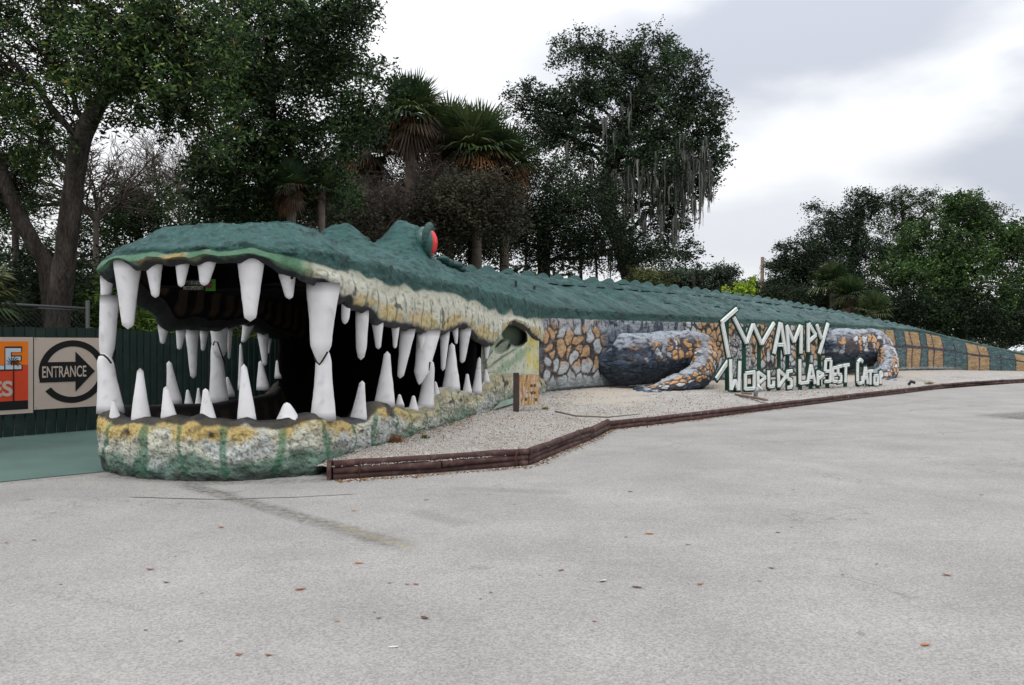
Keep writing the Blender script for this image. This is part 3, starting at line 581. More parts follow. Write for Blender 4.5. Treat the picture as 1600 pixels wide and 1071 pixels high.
# ---- eyes
def ellips(c, r, nu=32, nv=24, mn=0, seed=0, amp=.05, sharp=None):
    th = np.linspace(0, 2 * np.pi, nu)[:, None]; ph = np.linspace(-np.pi / 2, np.pi / 2, nv)[None]
    a = np.stack([np.cos(th) * np.cos(ph) * r[0], np.sin(th) * np.cos(ph) * r[1], np.sin(ph) * r[2] + 0 * th], -1)
    a = a + np.asarray(c); a = a + (a - np.asarray(c)) * (fbm(a, 3, 3, seed)[..., None] - .5) * amp * 2; a[-1] = a[0]; return a
tealc = lin((41, 83, 81))
def teal_col(a, seed):
    c = np.zeros(a.shape) + tealc; c = mixc(c, lin((80, 112, 114)), sst(.52, .7, fbm(a, 3, 4, seed)) * .35); return mixc(c, lin((26, 62, 60)), sst(.60, .74, fbm(a, 22, 3, seed + 3)) * .6)
def hump(name, pts, seed):
    """pts: list of (centre, half widths) slices running across X giving a tapering brow"""
    nsec = len(pts); ck = np.array([[*p[0], *p[1]] for p in pts]); t = herm(np.arange(nsec), ck, np.linspace(0, nsec - 1, 60), 1)
    ang = np.linspace(-.15, np.pi + .15, 40)
    a = np.zeros((60, 40, 3)); a[..., 0] = t[:, None, 0]; a[..., 1] = t[:, None, 1] + np.cos(ang)[None] * t[:, None, 3]; a[..., 2] = t[:, None, 2] + np.sin(ang)[None] * t[:, None, 4]
    a = a + (fbm(a, 5, 3, seed)[..., None] - .5) * .05
    return link(name, grid_mesh(name, a, teal_col(a, seed), M_ROOF), gator)
br_ = np.linspace(R(200), R(-5), 40)
bp_ = np.stack([-1.60 + .0 * br_, 14.90 + .38 * np.cos(br_), 3.50 + .31 * np.sin(br_)], 1); bp_[:, 0] += -.02 + .05 * np.sin(np.clip(br_, 0, 3.14))
k = Acc(); k.tube(bp_, .035 + .045 * np.sin(np.linspace(0, np.pi, 40)), 12, c=tealc); v0 = k.v[0]; k.v[0] = v0 + (fbm(v0, 9, 3, 5)[:, None] - .5) * .05
k.build('eye_ridge', M_ROOF, gator, True)
eb = ellips((-1.68, 14.84, 3.50), (.25, .32, .30), amp=.02); k = np.zeros(eb.shape) + lin((40, 84, 78))
eye = link('eye', grid_mesh('eye', eb, k, mat('eye_enamel', attr=True, rough=.3, spec=.5)), gator)
ir = ellips((-1.56, 14.82, 3.50), (.15, .20, .24), amp=.0); ir[..., 0] = np.maximum(ir[..., 0], -1.53)
link('iris', grid_mesh('iris', ir, np.zeros(ir.shape) + lin((226, 40, 44)), MATS['eye_enamel']), eye)
lid = Acc(); ang = np.linspace(-2.4, -.6, 12); lid.tube([( -1.56, 14.92 + .31 * math.cos(a_), 3.48 + .29 * math.sin(a_)) for a_ in ang], .035, 8, c=tealc); lid.build('eyelid', M_ROOF, gator, True)
for (px_, py_, Y_, r_, s_) in [(692, 403, 15.9, (.16, .2, .09), 1), (700, 408, 16.2, (.13, .2, .08), 2), (711, 412, 17.0, (.17, .25, .09), 3), (720, 418, 17.6, (.14, .2, .09), 4)]:
    a = ellips(P(px_, py_ + 3, Y_), r_, 24, 16, seed=s_, amp=.35); link('scute', grid_mesh('scute', a, teal_col(a, s_), M_ROOF), gator)

# ------------------------------------------------------------------ body and tail
# px, Y of near wall, base z, paint top z, fascia top z, half width, ridge z
bst = [((.45, 20.15), .20, 2.24, 2.52, 2.9, 3.50), ((.78, 20.5), .26, 2.25, 2.54, 3.0, 3.62), ((3.0, 23.2), .30, 2.27, 2.52, 3.0, 3.72), ((6.0, 25.85), .32, 2.28, 2.48, 2.95, 3.70), ((9.0, 28.4), .33, 2.26, 2.44, 2.85, 3.62), ((13.1, 31.8), .34, 2.22, 2.38, 2.6, 3.36),
       ((17.2, 35.2), .34, 2.14, 2.28, 2.2, 2.92), ((19.6, 36.9), .33, 2.02, 2.13, 1.75, 2.52), ((21.9, 38.3), .28, 1.66, 1.76, 1.3, 1.98), ((24.0, 39.5), .18, 1.36, 1.44, .95, 1.60), ((26.3, 40.7), .08, 1.0, 1.07, .65, 1.18), ((29.5, 42.2), .0, .62, .68, .4, .78), ((33.5, 44.0), -.05, .3, .33, .2, .38), ((36.5, 45.2), -.05, .10, .12, .06, .13)]
bxy = np.array([b[0] for b in bst]); bt = np.gradient(bxy, axis=0); bt /= np.linalg.norm(bt, axis=1, keepdims=True); bin_ = np.stack([-bt[:, 1], bt[:, 0]], 1)
if bin_[3][1] < 0: bin_ = -bin_
def br(i, off, z): return np.array([*(bxy[i] + bin_[i] * off), z])
rows = []
for i, (xy, z0, zb, zf, hw, zr) in enumerate(bst):
    rows.append([br(i, .0, z0 - .25), br(i, .0, z0 + .02), br(i, -.02, (z0 + zb) / 2), br(i, .0, zb), br(i, .03, zf), br(i, hw * .36, zf + (zr - zf) * .44), br(i, hw * .7, zf + (zr - zf) * .78), br(i, hw, zr), br(i, hw * 1.5, zf + (zr - zf) * .55), br(i, hw * 1.97, zf), br(i, hw * 2, zb), br(i, hw * 2, z0 - .3)])
BC = np.array(rows); barc = np.concatenate([[0], np.cumsum(np.linalg.norm(np.diff(bxy, axis=0), axis=1))])
bvk = np.array([0, .4, 2.2, 4.0, 4.5, 5.6, 6.8, 8.0, 9.0, 10, 10.4, 11.5]); NU, NV = 1700, 210
A = resample(BC, barc, NU, bvk, NV, .8, .45); n = gnormal(A)
if n[100, NV // 3][1] > 0: n = -n
U = np.linspace(0, barc[-1], NU)[:, None] * np.ones((1, NV)); V = np.ones((NU, 1)) * np.linspace(0, bvk[-1], NV)[None]
rm = sst(4.0, 4.3, V) * sst(10.2, 9.9, V)
chip = sst(.60, .70, fbm(A * np.array([.5, 1, 1]), 5, 3, 321)) * rm
wv = np.zeros_like(V)
for vc in (5.15, 6.0, 6.95):      # ragged ridges running along the roof
    wv += np.exp(-((V - vc - (fbm(A, .8, 2, int(vc * 10)) - .5) * .3) / .085) ** 2) * (.05 if vc > 5.5 else .03) * sst(.3, .6, fbm(A, 2.2, 2, int(vc * 7)))
A2 = A + n * (((fbm(A, 6, 4, 303) - .5) * .07 + (fbm(A, 1.3, 2, 305) - .5) * .12 + wv) * rm + (fbm(A, 8, 3, 309) - .5) * .02 - chip * .03)[..., None]
wpx = px_of(A[:, 40, :])[:, None] * np.ones((1, NV))           # where along the wall
hz0 = herm(barc, np.array([b[1] for b in bst]), np.linspace(0, barc[-1], NU))[:, None]; hzb = herm(barc, np.array([b[2] for b in bst]), np.linspace(0, barc[-1], NU))[:, None]
hh = (A[..., 2] - hz0) / np.maximum(hzb - hz0, .05)              # 0 base .. 1 paint top
def voro(x, y, cs, seed, jit=.85):
    gx = x / cs; gy = y / cs; ix = np.floor(gx).astype(np.int64); iy = np.floor(gy).astype(np.int64)
    d1 = np.full(x.shape, 9.); d2 = np.full(x.shape, 9.); idv = np.zeros(x.shape); z = np.zeros_like(ix)
    for a in (-1, 0, 1):
        for b_ in (-1, 0, 1):
            cx = ix + a; cy = iy + b_; px_ = cx + .5 + (_h(cx, cy, z, seed) - .5) * jit; py_ = cy + .5 + (_h(cx, cy, z, seed + 1) - .5) * jit
            d = np.hypot(px_ - gx, py_ - gy); hid = _h(cx, cy, z, seed + 2); m = d < d1
            d2 = np.where(m, d1, np.minimum(d2, d)); idv = np.where(m, hid, idv); d1 = np.where(m, d, d1)
    return d1, d2, idv
pn = fbm(A, 3, 4, 401); pf = fbm(A, 16, 3, 403); pw = fbm(A * np.array([1, 1, .3]), 7, 3, 405)
wx = U + (fbm(A, 3, 2, 407) - .5) * .35; wy = A[..., 2] + (fbm(A, 3, 2, 409) - .5) * .35
def pebbles(cs, seed, gap, bg, sy=1.0):
    d1, d2, idv = voro(wx, wy * sy, cs, seed); m = sst(gap, gap + .10, d2 - d1) * sst(.64, .54, d1 + (pw - .5) * .1)
    edge = sst(gap - .12, gap, d2 - d1) * (1 - m)
    return m, idv, edge
NAVY = lin((44, 56, 72)); TAN = lin((206, 166, 122)); WHT = lin((206, 212, 216)); BRN = lin((84, 68, 62)); TEALB = lin((46, 92, 96))
# front of the body: loose pebbles
m1, id1, e1 = pebbles(.40, 500, .13, BRN)
c1 = np.zeros(A.shape) + BRN; c1 = mixc(c1, lin((70, 66, 74)), sst(.4, .65, pn) * .6); c1 = mixc(c1, lin((38, 34, 34)), e1 * .8)
topk = sst(.26, .38, hh + (id1 - .5) * .25) * sst(955, 935, wpx + (id1 - .5) * 20)
pc = mixc(np.zeros(A.shape) + WHT, TAN, topk * (id1 > .2)); c1 = mixc(c1, pc, m1 * .92)
c1 = mixc(c1, lin((70, 88, 108)), np.maximum(sst(852, 842, wpx + (pw - .5) * 16), sst(935, 952, wpx + (pw - .5) * 20)) * .85)
tuft = sst(.80, .92, hh + (pw - .5) * .22); c1 = mixc(c1, lin((176, 184, 194)), tuft * sst(.42, .5, pw) * .8); c1 = mixc(c1, NAVY, tuft * sst(.5, .42, pw) * .75)
c1 = mixc(c1, lin((168, 178, 182)), sst(.20, .10, hh) * .85)
# behind the letters: tight scales
m2, id2, e2 = pebbles(.15, 520, .12, NAVY); m2b, id2b, e2b = pebbles(.30, 540, .14, NAVY)
small = sst(1125, 1140, wpx) * sst(1180, 1165, wpx) * sst(.8, .7, hh)
mm = m2b * (1 - small) + m2 * small; idd = id2b * (1 - small) + id2 * small
org = sst(.28, .40, hh + (idd - .5) * .3) * (1 - small * .8) * sst(.2, .5, np.sin(U * 2.1 + 1) + .9)
c2 = np.zeros(A.shape) + lin((40, 38, 42)); c2 = mixc(c2, mixc(np.zeros(A.shape) + WHT, TAN, org), mm * .93)
# tail blocks
zpx = lambda x: 1350 + x / 4.868
up = [(60, 0), (100, 1), (165, 1), (232, 0), (305, 1), (352, 1), (418, 0), (470, 1), (515, 1), (590, 0), (680, 0), (772, 1), (866, 1), (942, 0), (1026, 0), (1140, 1), (1230, 1), (1300, 0), (1370, 0), (1450, 1), (1530, 1), (1600, 0), (1700, 0), (1780, 1), (1900, 0), (2400, 0)]
xs = np.array([zpx(a_[0]) for a_ in up]); cl = np.array([a_[1] for a_ in up] )
slant = (hh - .62) * np.clip(hh > .62, 0, 1) * 11 - 3
px3 = wpx + slant + (fbm(A, 2, 2, 431) - .5) * 3
k3 = np.clip(np.searchsorted(xs, px3.ravel()) - 1, 0, len(xs) - 2).reshape(px3.shape)
dl = (px3 - xs[k3]); dr = (xs[k3 + 1] - px3); dx3 = np.minimum(dl, dr); wid = xs[k3 + 1] - xs[k3]
vy = np.abs(hh - .60 + (fbm(A, 1, 2, 433) - .5) * .06)
cornr = np.clip(1 - np.hypot(np.clip(1 - dx3 / (wid * .5) * 1.0, 0, 1) ** 3, np.clip(1 - vy / .30, 0, 1) ** 2), 0, 1)
m3 = sst(.5, 1.4, dx3) * sst(.025, .06, vy) * sst(0.02, .10, cornr)
tanm = cl[k3] == 1
c3 = np.zeros(A.shape) + lin((44, 52, 66)); blk = mixc(np.zeros(A.shape) + TEALB, lin((88, 112, 118)), sst(.46, .62, fbm(A * np.array([.3, .3, 3]), 6, 3, 443)) * .6)
tn_ = mixc(np.zeros(A.shape) + lin((190, 156, 108)), lin((150, 126, 92)), sst(.45, .65, fbm(A * np.array([.3, .3, 3]), 6, 3, 441)) * .6)
c3 = mixc(c3, np.where(tanm[..., None], tn_, blk), m3 * .95); c3 = mixc(c3, lin((150, 64, 50)), tanm * sst(1.2, .5, dr) * .5)
c3 = mixc(c3, lin((188, 198, 200)), sst(.10, .04, hh + (pw - .5) * .1) * sst(1510, 1490, wpx) * .8)
# hidden gaps between legs
cw = c1; cw = mixc(cw, c2, sst(1060, 1076, wpx)); cw = mixc(cw, mixc(np.zeros(A.shape) + TEALB, WHT, sst(.45, .65, pn)), sst(1290, 1300, wpx)); cw = mixc(cw, c3, sst(1366, 1370, wpx))
cw = mixc(cw, lin((60, 58, 58)), sst(.58, .72, pf) * .35)
brush = fbm(A * np.array([.5, .5, 1.6]), 16, 3, 451); cw = mixc(cw, lin((232, 228, 222)), sst(.56, .68, brush) * .14); cw = mixc(cw, lin((30, 30, 34)), sst(.44, .34, brush) * .35)
cw = mixc(cw, lin((78, 70, 58)), sst(.22, .0, hh + (pn - .5) * .4) * .35)
relief = np.where(wpx < 1066, m1, np.where(wpx < 1292, mm, m3 * .6)) * sst(4.0, 3.9, V); A2 = A2 + n * (relief * .022)[..., None]
cw = mixc(cw, lin((36, 50, 52)), sst(.04, .01, hh) * sst(1505, 1495, wpx) * .9)
teal = np.zeros(A.shape) + lin((33, 76, 71)); teal = mixc(teal, lin((46, 88, 87)), sst(4.4, 5, V)); teal = mixc(teal, lin((92, 122, 126)), sst(.48, .70, pn) * .45 * sst(4.5, 5, V)); teal = mixc(teal, lin((24, 62, 60)), sst(.60, .74, pf) * .6); teal = mixc(teal, lin((20, 46, 46)), chip * .7)  # upright fascia coloured darker, roof slope lighter, shading included in the teal
dash = sst(.60, .68, fbm(A * np.array([.35, .35, 1.6]), 9, 3, 461)); teal = mixc(teal, lin((20, 48, 50)), dash * .6)
run_ = sst(.56, .66, fbm(np.stack([U * 2.4, V * .16, U * 0], -1), 1.0, 4, 463)) * sst(4.2, 5.2, V); teal = mixc(teal, lin((116, 138, 136)), run_ * .22); teal = mixc(teal, lin((30, 52, 50)), sst(.44, .36, fbm(np.stack([U * 3.1, V * .2, U * 0], -1), 1.0, 4, 465)) * .35)
rust = sst(.80, .84, fbm(A, 1.1, 3, 467)) * sst(5, 5.4, V); teal = mixc(teal, lin((124, 84, 60)), rust * .8)
cw = mixc(cw, teal, sst(3.9, 4.0, V + (pw - .5) * .25)); cw = mixc(cw, np.zeros(A.shape) + lin((36, 76, 72)), sst(10, 10.2, V))
split = int(np.searchsorted(px_of(A[:, 40, :]), 1368))
link('body', grid_mesh('body', A2[:split + 1], cw[:split + 1], M_ROOF), gator); link('tail', grid_mesh('tail', A2[split:], cw[split:], M_ROOF), gator)
def bodypt(s, v):   # point on roof
    i = min(NU - 1, int(s / barc[-1] * (NU - 1))); j = min(NV - 1, int(v / bvk[-1] * (NV - 1))); return A[i, j], n[i, j]
def scute_mesh(seed, L_=.84, W_=.40, H_=.21):
    xs_ = np.linspace(-.5, .5, 14); ys_ = np.linspace(-.5, .5, 9); X, Y_ = np.meshgrid(xs_, ys_, indexing='ij'); 
    prof = sst(-.5, .28, X) * sst(.5, .40, X); z = prof * np.clip(1 - (np.abs(Y_) / .5) ** 1.8, 0, 1) * H_ - .03
    a = np.stack([X * L_, Y_ * W_, z], -1); a = a + (fbm(a, 9, 2, seed)[..., None] - .5) * .06
    return grid_mesh('scute', a, teal_col(a, seed), M_ROOF)
SM = [scute_mesh(700 + k) for k in range(5)]
def put_scute(s, v, sc_, k):
    p, nn = bodypt(s, v); q, _ = bodypt(s + .4, v); d = q - p; d /= np.linalg.norm(d)
    o = link('scute', SM[k % 5], gator, False); X = Vector(d); Z = Vector((0, 0, 1)); Yv = Z.cross(X).normalized(); Z = X.cross(Yv)
    from mathutils import Matrix
    m = Matrix((X, Yv, Z)).transposed(); o.rotation_euler = m.to_euler(); o.scale = (sc_, sc_, sc_); o.location = Vector(p) - gator.location
k = 0; s = .2
while s < barc[-1] - 4:
    g = 1 - .55 * (s / barc[-1]); put_scute(s, 8.0, g * random.uniform(.9, 1.1), k); 
    if k % 1 == 0 and s > 3: put_scute(s + .3, 6.75, g * .72 * random.uniform(.8, 1.1), k + 2)
    if s > 6 and s < 30 and k % 2 == 0: put_scute(s + .1, 5.4, g * .5 * random.uniform(.8, 1.1), k + 3)
    k += 1; s += .78 * g
vp = Acc()
for px_, py_, Y_, hh_ in [(806, 446, 21.6, .17), (1269, 494, 34.5, .32), (835, 452, 22.0, .1)]: vp.box(P(px_, py_ - 2, Y_), (.07, .07, hh_), c_=lin((40, 50, 50)))
vp.build('vent_pipe', mat('vent_paint', attr=True, rough=.6), gator)

# ---- legs
def limb(name, pts, seed, navytop=.5, toes=()):
    """pts: (px,py,Y,r_horizontal_m, r_vertical_m)"""
    q = np.array([[*P(a, b, y), rh, rv] for a, b, y, rh, rv in pts]); t = herm(np.arange(len(q)), q, np.linspace(0, len(q) - 1, 430), 1)
    ctr = t[:, :3]; T = np.gradient(ctr, axis=0); T /= np.linalg.norm(T, axis=1, keepdims=True)
    view = np.array([.35, -.93, 0.]); S = np.cross(T, view); S /= np.linalg.norm(S, axis=1, keepdims=True); W_ = np.cross(S, T)
    ang = np.linspace(0, 2 * np.pi, 260); a = ctr[:, None] + S[:, None] * (np.cos(ang)[None, :, None] * t[:, None, 4:5]) + W_[:, None] * (np.sin(ang)[None, :, None] * t[:, None, 3:4] * .72)
    nn = (a - ctr[:, None]); nn /= np.linalg.norm(nn, axis=-1, keepdims=True) + 1e-6
    a = a + nn * ((fbm(a, 2.2, 3, seed) - .5) * .16 + (fbm(a, 9, 3, seed + 1) - .5) * .05)[..., None]; a[:, -1] = a[:, 0]
    hgt = nn[..., 2]; u = np.linspace(0, 1, 430)[:, None] * np.ones((1, 260)); v = np.ones((430, 1)) * ang[None]
    n1 = fbm(a, 2.5, 4, seed + 2); n2 = fbm(a * np.array([.6, .6, 1.6]), 8, 3, seed + 3)
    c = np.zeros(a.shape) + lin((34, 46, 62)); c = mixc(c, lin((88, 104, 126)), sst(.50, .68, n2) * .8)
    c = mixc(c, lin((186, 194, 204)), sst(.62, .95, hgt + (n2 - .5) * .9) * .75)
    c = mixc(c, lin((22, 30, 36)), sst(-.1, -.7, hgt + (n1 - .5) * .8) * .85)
    g = ctr[:, None] * 0 + a; L_ = np.cumsum(np.concatenate([[0], np.linalg.norm(np.diff(ctr, axis=0), axis=1)]))[:, None] * np.ones((1, 260))
    d1, d2, idv = voro(L_ + (n1 - .5) * .5, v * .6 + (n2 - .5) * .35, .27, seed + 5)
    patch = sst(.30, .40, fbm(a, 1.0, 3, seed + 9) * .7 + .20 * navytop * sst(.12, .3, u)) * sst(-.35, .0, hgt + (n1 - .5) * .5) * sst(.98, .7, hgt) * sst(.05, .20, u)
    c = mixc(c, lin((92, 78, 74)), patch * .7); cell = sst(.16, .26, d2 - d1) * sst(.58, .48, d1) * patch * (idv > .15)
    c = mixc(c, np.where((idv > .42)[..., None], lin((204, 160, 114)), lin((206, 212, 216))), cell * .95)
    wr = sst(.03, .0, np.abs(fbm(a * np.array([.5, .5, 1.0]), 3.2, 3, seed + 21) - .5)); c = mixc(c, lin((22, 28, 36)), wr * .55)
    brush = fbm(a * np.array([.5, .5, 1.5]), 20, 3, seed + 23); c = mixc(c, lin((70, 84, 104)), sst(.54, .64, brush) * .45 * (1 - cell)); c = mixc(c, lin((18, 22, 28)), sst(.44, .34, brush) * .3 * (1 - cell))
    a = a + nn * (cell * .025 - wr * .03 + (fbm(a, 18, 3, seed + 22) - .5) * .03)[..., None]; a[:, -1] = a[:, 0]
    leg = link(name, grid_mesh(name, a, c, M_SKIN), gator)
    for tx, ty, tY, rr_ in toes:
        e = ellips(P(tx, ty, tY), rr_, 28, 20, seed=int(tx), amp=.12); ec = np.zeros(e.shape) + lin((60, 74, 94)); ec = mixc(ec, lin((180, 188, 198)), sst(.5, .62, fbm(e, 9, 3, int(tx) + 1)) * .8); ec = mixc(ec, lin((26, 32, 40)), sst(.5, .62, fbm(e, 12, 3, int(tx) + 2)) * .6)
        o = link('toe', grid_mesh('toe', e, ec, M_SKIN), leg); o.location = (0, 0, 0)
    return leg
limb('front_leg', [(950, 556, 22.9, .2, .35), (960, 560, 22.7, .46, .66), (985, 562, 22.7, .60, .76), (1020, 558, 23.3, .60, .76), (1050, 556, 23.9, .64, .74), (1075, 552, 24.2, .60, .70), (1094, 552, 24.2, .52, .62), (1101, 563, 23.8, .48, .46), (1098, 580, 23.2, .44, .40), (1082, 593, 22.7, .42, .34), (1056, 601, 22.2, .38, .25), (1030, 607, 21.9, .32, .16), (1004, 611, 21.7, .15, .06)], 900, 1.0, [(1006, 608, 21.95, (.30, .16, .09)), (1010, 611.5, 21.55, (.30, .15, .085)), (1020, 614, 21.25, (.28, .14, .08))])
limb('hind_leg', [(1283, 545, 31.9, .2, .3), (1292, 548, 31.6, .55, .75), (1312, 548, 31.6, .75, .86), (1340, 545, 32.0, .72, .80), (1366, 545, 32.3, .62, .74), (1384, 556, 32.0, .5, .55), (1390, 572, 31.2, .42, .42), (1382, 588, 30.4, .42, .42), (1362, 594, 29.9, .35, .3), (1346, 598, 29.7, .12, .12)], 940, .9, [(1372, 598, 29.4, (.35, .2, .12)), (1384, 599, 29.3, (.3, .2, .12)), (1392, 596, 29.5, (.25, .2, .13))])

# ------------------------------------------------------------------ fence, signs, walkway things
FD = np.array([.63, .7766, 0]); FN = np.array([.7766, -.63, 0]); F0 = np.array([-8.5, 13.0, 0])
def fp(t, off=0, z=0): return F0 + FD * t + FN * off + np.array([0, 0, z])
def ftop(t): return 1.86 - max(0, t - 1.7) * .055
fence = empty('metal_fence', tuple(fp(-1)), 'dark green ribbed metal fence behind the entrance signs and mouth', 'fence')
def slat(t, w_, h):
    k = Acc(); w2 = w_ / 2
    prof = [(-w2, 0), (-w2 * .72, .022), (w2 * .72, .022), (w2, 0), (w2, -.01), (-w2, -.01)]
    V = [fp(t + x, o, z) for z in (.02, h) for x, o in prof]; m = 6
    k.add(V, q=[[i, (i + 1) % m, m + (i + 1) % m, m + i] for i in range(m)] + [[0, 1, 2, 3], [0, 3, 4, 5], [6, 9, 8, 7], [6, 11, 10, 9]]); return k
t = -6.0; 
while t < 9.0:
    w_ = .165 if t < 1.9 else .13
    slat(t, w_ * .96, ftop(t) + random.uniform(-.008, .008)).build('slat', M_FENCE, fence); t += w_
k = Acc()
for z in (.35, 1.45): k.box(fp(1.5, -.05, z), (15, .04, .09), [FD, FN, [0, 0, 1]])
k.build('rail', M_FENCE, fence)
M_SIGNB = mat('cream_sign_board', (188, 172, 162), rough=.55, spec=.3, var=.03, vscale=3, dirt=(170, 150, 138, .35), dscale=2.2)
M_INK = mat('black_sign_paint', (20, 20, 22), rough=.5)
def pl(x, y, off): return fp(x, off, y)      # x along fence, y height
def flat(acc, pts, off, th=.004):
    """polygon prism facing the lot; pts (t,z) counter-clockwise"""
    m = len(pts); V = [pl(x, y, off) for x, y in pts] + [pl(x, y, off - th) for x, y in pts]
    acc.add(V); acc.polys = getattr(acc, 'polys', []); acc.polys.append((acc.n - 2 * m, m))
def poly_obj(name, plist, off, m, parent, th=.004):
    """several convex polygons -> one mesh"""
    V = []; Fc = []
    for pts in plist:
        b = len(V); q = len(pts); V += [tuple(pl(x, y, off)) for x, y in pts] + [tuple(pl(x, y, off - th)) for x, y in pts]
        Fc.append(list(range(b, b + q))); Fc.append(list(range(b + 2 * q - 1, b + q - 1, -1)))
        for i in range(q): Fc.append([b + i, b + (i + 1) % q, b + q + (i + 1) % q, b + q + i])
    me = bpy.data.meshes.new(name); me.from_pydata(V, [], Fc); me.update(); me.materials.append(m); return link(name, me, parent)
def text_obj(name, s, t0, z0, hgt, wid, off, m, parent, ext=.0, bold=0.0, org=None, ax=None):
    cu = bpy.data.curves.new(name, 'FONT'); cu.body = s; cu.size = 1.0; cu.extrude = 0.0; cu.offset = bold
    ob = bpy.data.objects.new('tmp', cu); COL.objects.link(ob); dg = bpy.context.evaluated_depsgraph_get(); me = bpy.data.meshes.new_from_object(ob.evaluated_get(dg)); bpy.data.objects.remove(ob)
    me.name = name; v = np.zeros(len(me.vertices) * 3); me.vertices.foreach_get('co', v); v = v.reshape(-1, 3); mn, mxx = v.min(0), v.max(0)
    u = (v[:, 0] - mn[0]) / (mxx[0] - mn[0]); h_ = (v[:, 1] - mn[1]) / (mxx[1] - mn[1])
    if ax is None: w3 = np.array([fp(t0 + a * wid, off, z0 + b * hgt) for a, b in zip(u, h_)])
    else: w3 = np.array([np.asarray(org) + np.asarray(ax) * a * wid + np.array([0, 0, b * hgt]) for a, b in zip(u, h_)])
    me.vertices.foreach_set('co', w3.astype(np.float32).ravel()); me.update(); me.materials.clear(); me.materials.append(m)
    return link(name, me, parent)
# ENTRANCE sign
es = empty('entrance_sign', tuple(fp(1.09, .04, .45)), 'cream square sign with black circled arrow reading ENTRANCE', 'sign')
b = poly_obj('board', [[(.48, .45), (1.70, .45), (1.70, 1.685), (.48, 1.685)]], .040, M_SIGNB, es, .018)
cx, cz, ro, ri = 1.10, 1.085, .555, .445
def arc_polys(a0, a1, n_): return [[(cx + rr * math.cos(a), cz + rr * math.sin(a)) for rr, a in ((ri, a1_), (ri, a0_), (ro, a0_), (ro, a1_))] for a0_, a1_ in [(a0 + (a1 - a0) * i / n_, a0 + (a1 - a0) * (i + 1) / n_) for i in range(n_)]]
poly_obj('ring', [p[::-1] for p in arc_polys(R(-144), R(198), 64)], .044, M_INK, es)
poly_obj('arrow', [[(.560, .91), (1.14, .91), (1.14, 1.26), (.580, 1.26)], [(1.1402, .73), (1.47, 1.085), (1.1402, 1.44)]], .0475, M_INK, es)
text_obj('lettering', 'ENTRANCE', .60, .99, .20, .72, .0515, M_SIGNB, es, bold=.012)
sc_ = Acc()
for tt, zz in ((.51, .48), (.51, 1.655), (1.67, 1.655), (1.67, .48)): sc_.box(fp(tt, .043, zz), (.015, .008, .015), [FD, FN, [0, 0, 1]])
sc_.build('screw', M_METAL, es)
# JUNGLE ADVENTURES sign, cut by the photo's edge
js = empty('park_sign', tuple(fp(-.5, .04, .4)), 'orange and red sunset sign with big white letters at left edge', 'sign')
poly_obj('board', [[(-2.3, .40), (.462, .40), (.462, 1.69), (-2.3, 1.69)]], .038, M_SIGNB, js, .018)
poly_obj('orange_field', [[(-2.2, 1.225), (.385, 1.225), (.385, 1.62), (-2.2, 1.62)]], .042, mat('orange_sign_paint', (232, 120, 28), rough=.5, var=.05), js)
poly_obj('red_field', [[(-2.2, .62), (.385, .62), (.385, 1.224), (-2.2, 1.224)]], .042, mat('red_sign_paint', (206, 68, 38), rough=.5, var=.05), js)
poly_obj('black_field', [[(-2.2, .47), (.385, .47), (.385, .619), (-2.2, .619)]], .042, M_INK, js)
M_SIL = mat('silver_lettering', (190, 200, 214), rough=.4)
for off, m, g, z in ((.0465, M_INK, .035, 0), (.0505, M_SIL, .0, 0)):
    w0 = 1.9; text_obj('lettering', 'JUNGLE', -1.62 - g * .5, 1.04 - g * .8, .47 + g * 1.6, w0 + g, off, m, js, bold=.05 if g else .025)
text_obj('lettering', 'ADVENTURES', -2.02, .70, .26, 2.17, .0475, M_SIGNB, js, bold=.03)
k = []
for (tx, tz, s_) in [(.16, 1.27, .12), (-.25, 1.5, .16)]:
    k.append([(tx - .008, .62), (tx + .012, .62), (tx + .012, tz), (tx - .002, tz)])
    for i in range(9):
        a = R(-30 + i * 30); k.append([(tx, tz), (tx + s_ * .5 * math.cos(a - .15), tz + s_ * .5 * math.sin(a - .15)), (tx + s_ * math.cos(a - .35), tz + s_ * math.sin(a - .35)), (tx + s_ * .55 * math.cos(a + .1), tz + s_ * .55 * math.sin(a + .1))])
poly_obj('palm_silhouette', k, .0545, M_INK, js)
# small banner inside the mouth
ps = empty('photo_sign', tuple(P(312, 446, 10.7)), 'small green photo opportunity sign on black panel inside upper jaw', 'sign')
def xz(name, x0, x1, z0, z1, Y, m, par, th=.01):
    k = Acc(); k.box(((x0 + x1) / 2, Y + th / 2, (z0 + z1) / 2), (x1 - x0, th, z1 - z0)); return k.build(name, m, par)
a, b_ = P(286, 455, 10.66), P(337, 436.5, 10.66)
xz('board', a[0], b_[0], a[2], b_[2], 10.66, mat('black_banner', (22, 24, 22), rough=.6), ps)
g0 = P(321, 455, 10.65); xz('green_field', g0[0], b_[0], a[2], b_[2], 10.652, mat('green_banner', (70, 150, 40), rough=.6), ps, .004)
M_TXT = mat('banner_text', (190, 190, 180), rough=.6)
text_obj('lettering', "CATCH BY A GATOR", 0, 0, .055, .24, 0, M_TXT, ps, bold=.03, org=(a[0] + .02, 10.648, a[2] + .085), ax=(1, 0, 0))
text_obj('lettering', "PHOTO OPPORTUNITY!", 0, 0, .055, .27, 0, M_TXT, ps, bold=.03, org=(a[0] + .01, 10.648, a[2] + .015), ax=(1, 0, 0))
k = Acc(); k.add(*(lambda r: (r, None, [[0, i, i + 1] for i in range(1, 14)]))(np.array([[b_[0] - .085, 10.645, a[2] + .085]] + [[b_[0] - .085 + .055 * math.cos(q), 10.645, a[2] + .085 + .055 * math.sin(q)] for q in np.linspace(0, 6.283, 15)]))); k.build('emblem', mat('emblem_paint', (120, 60, 56), rough=.6), ps)
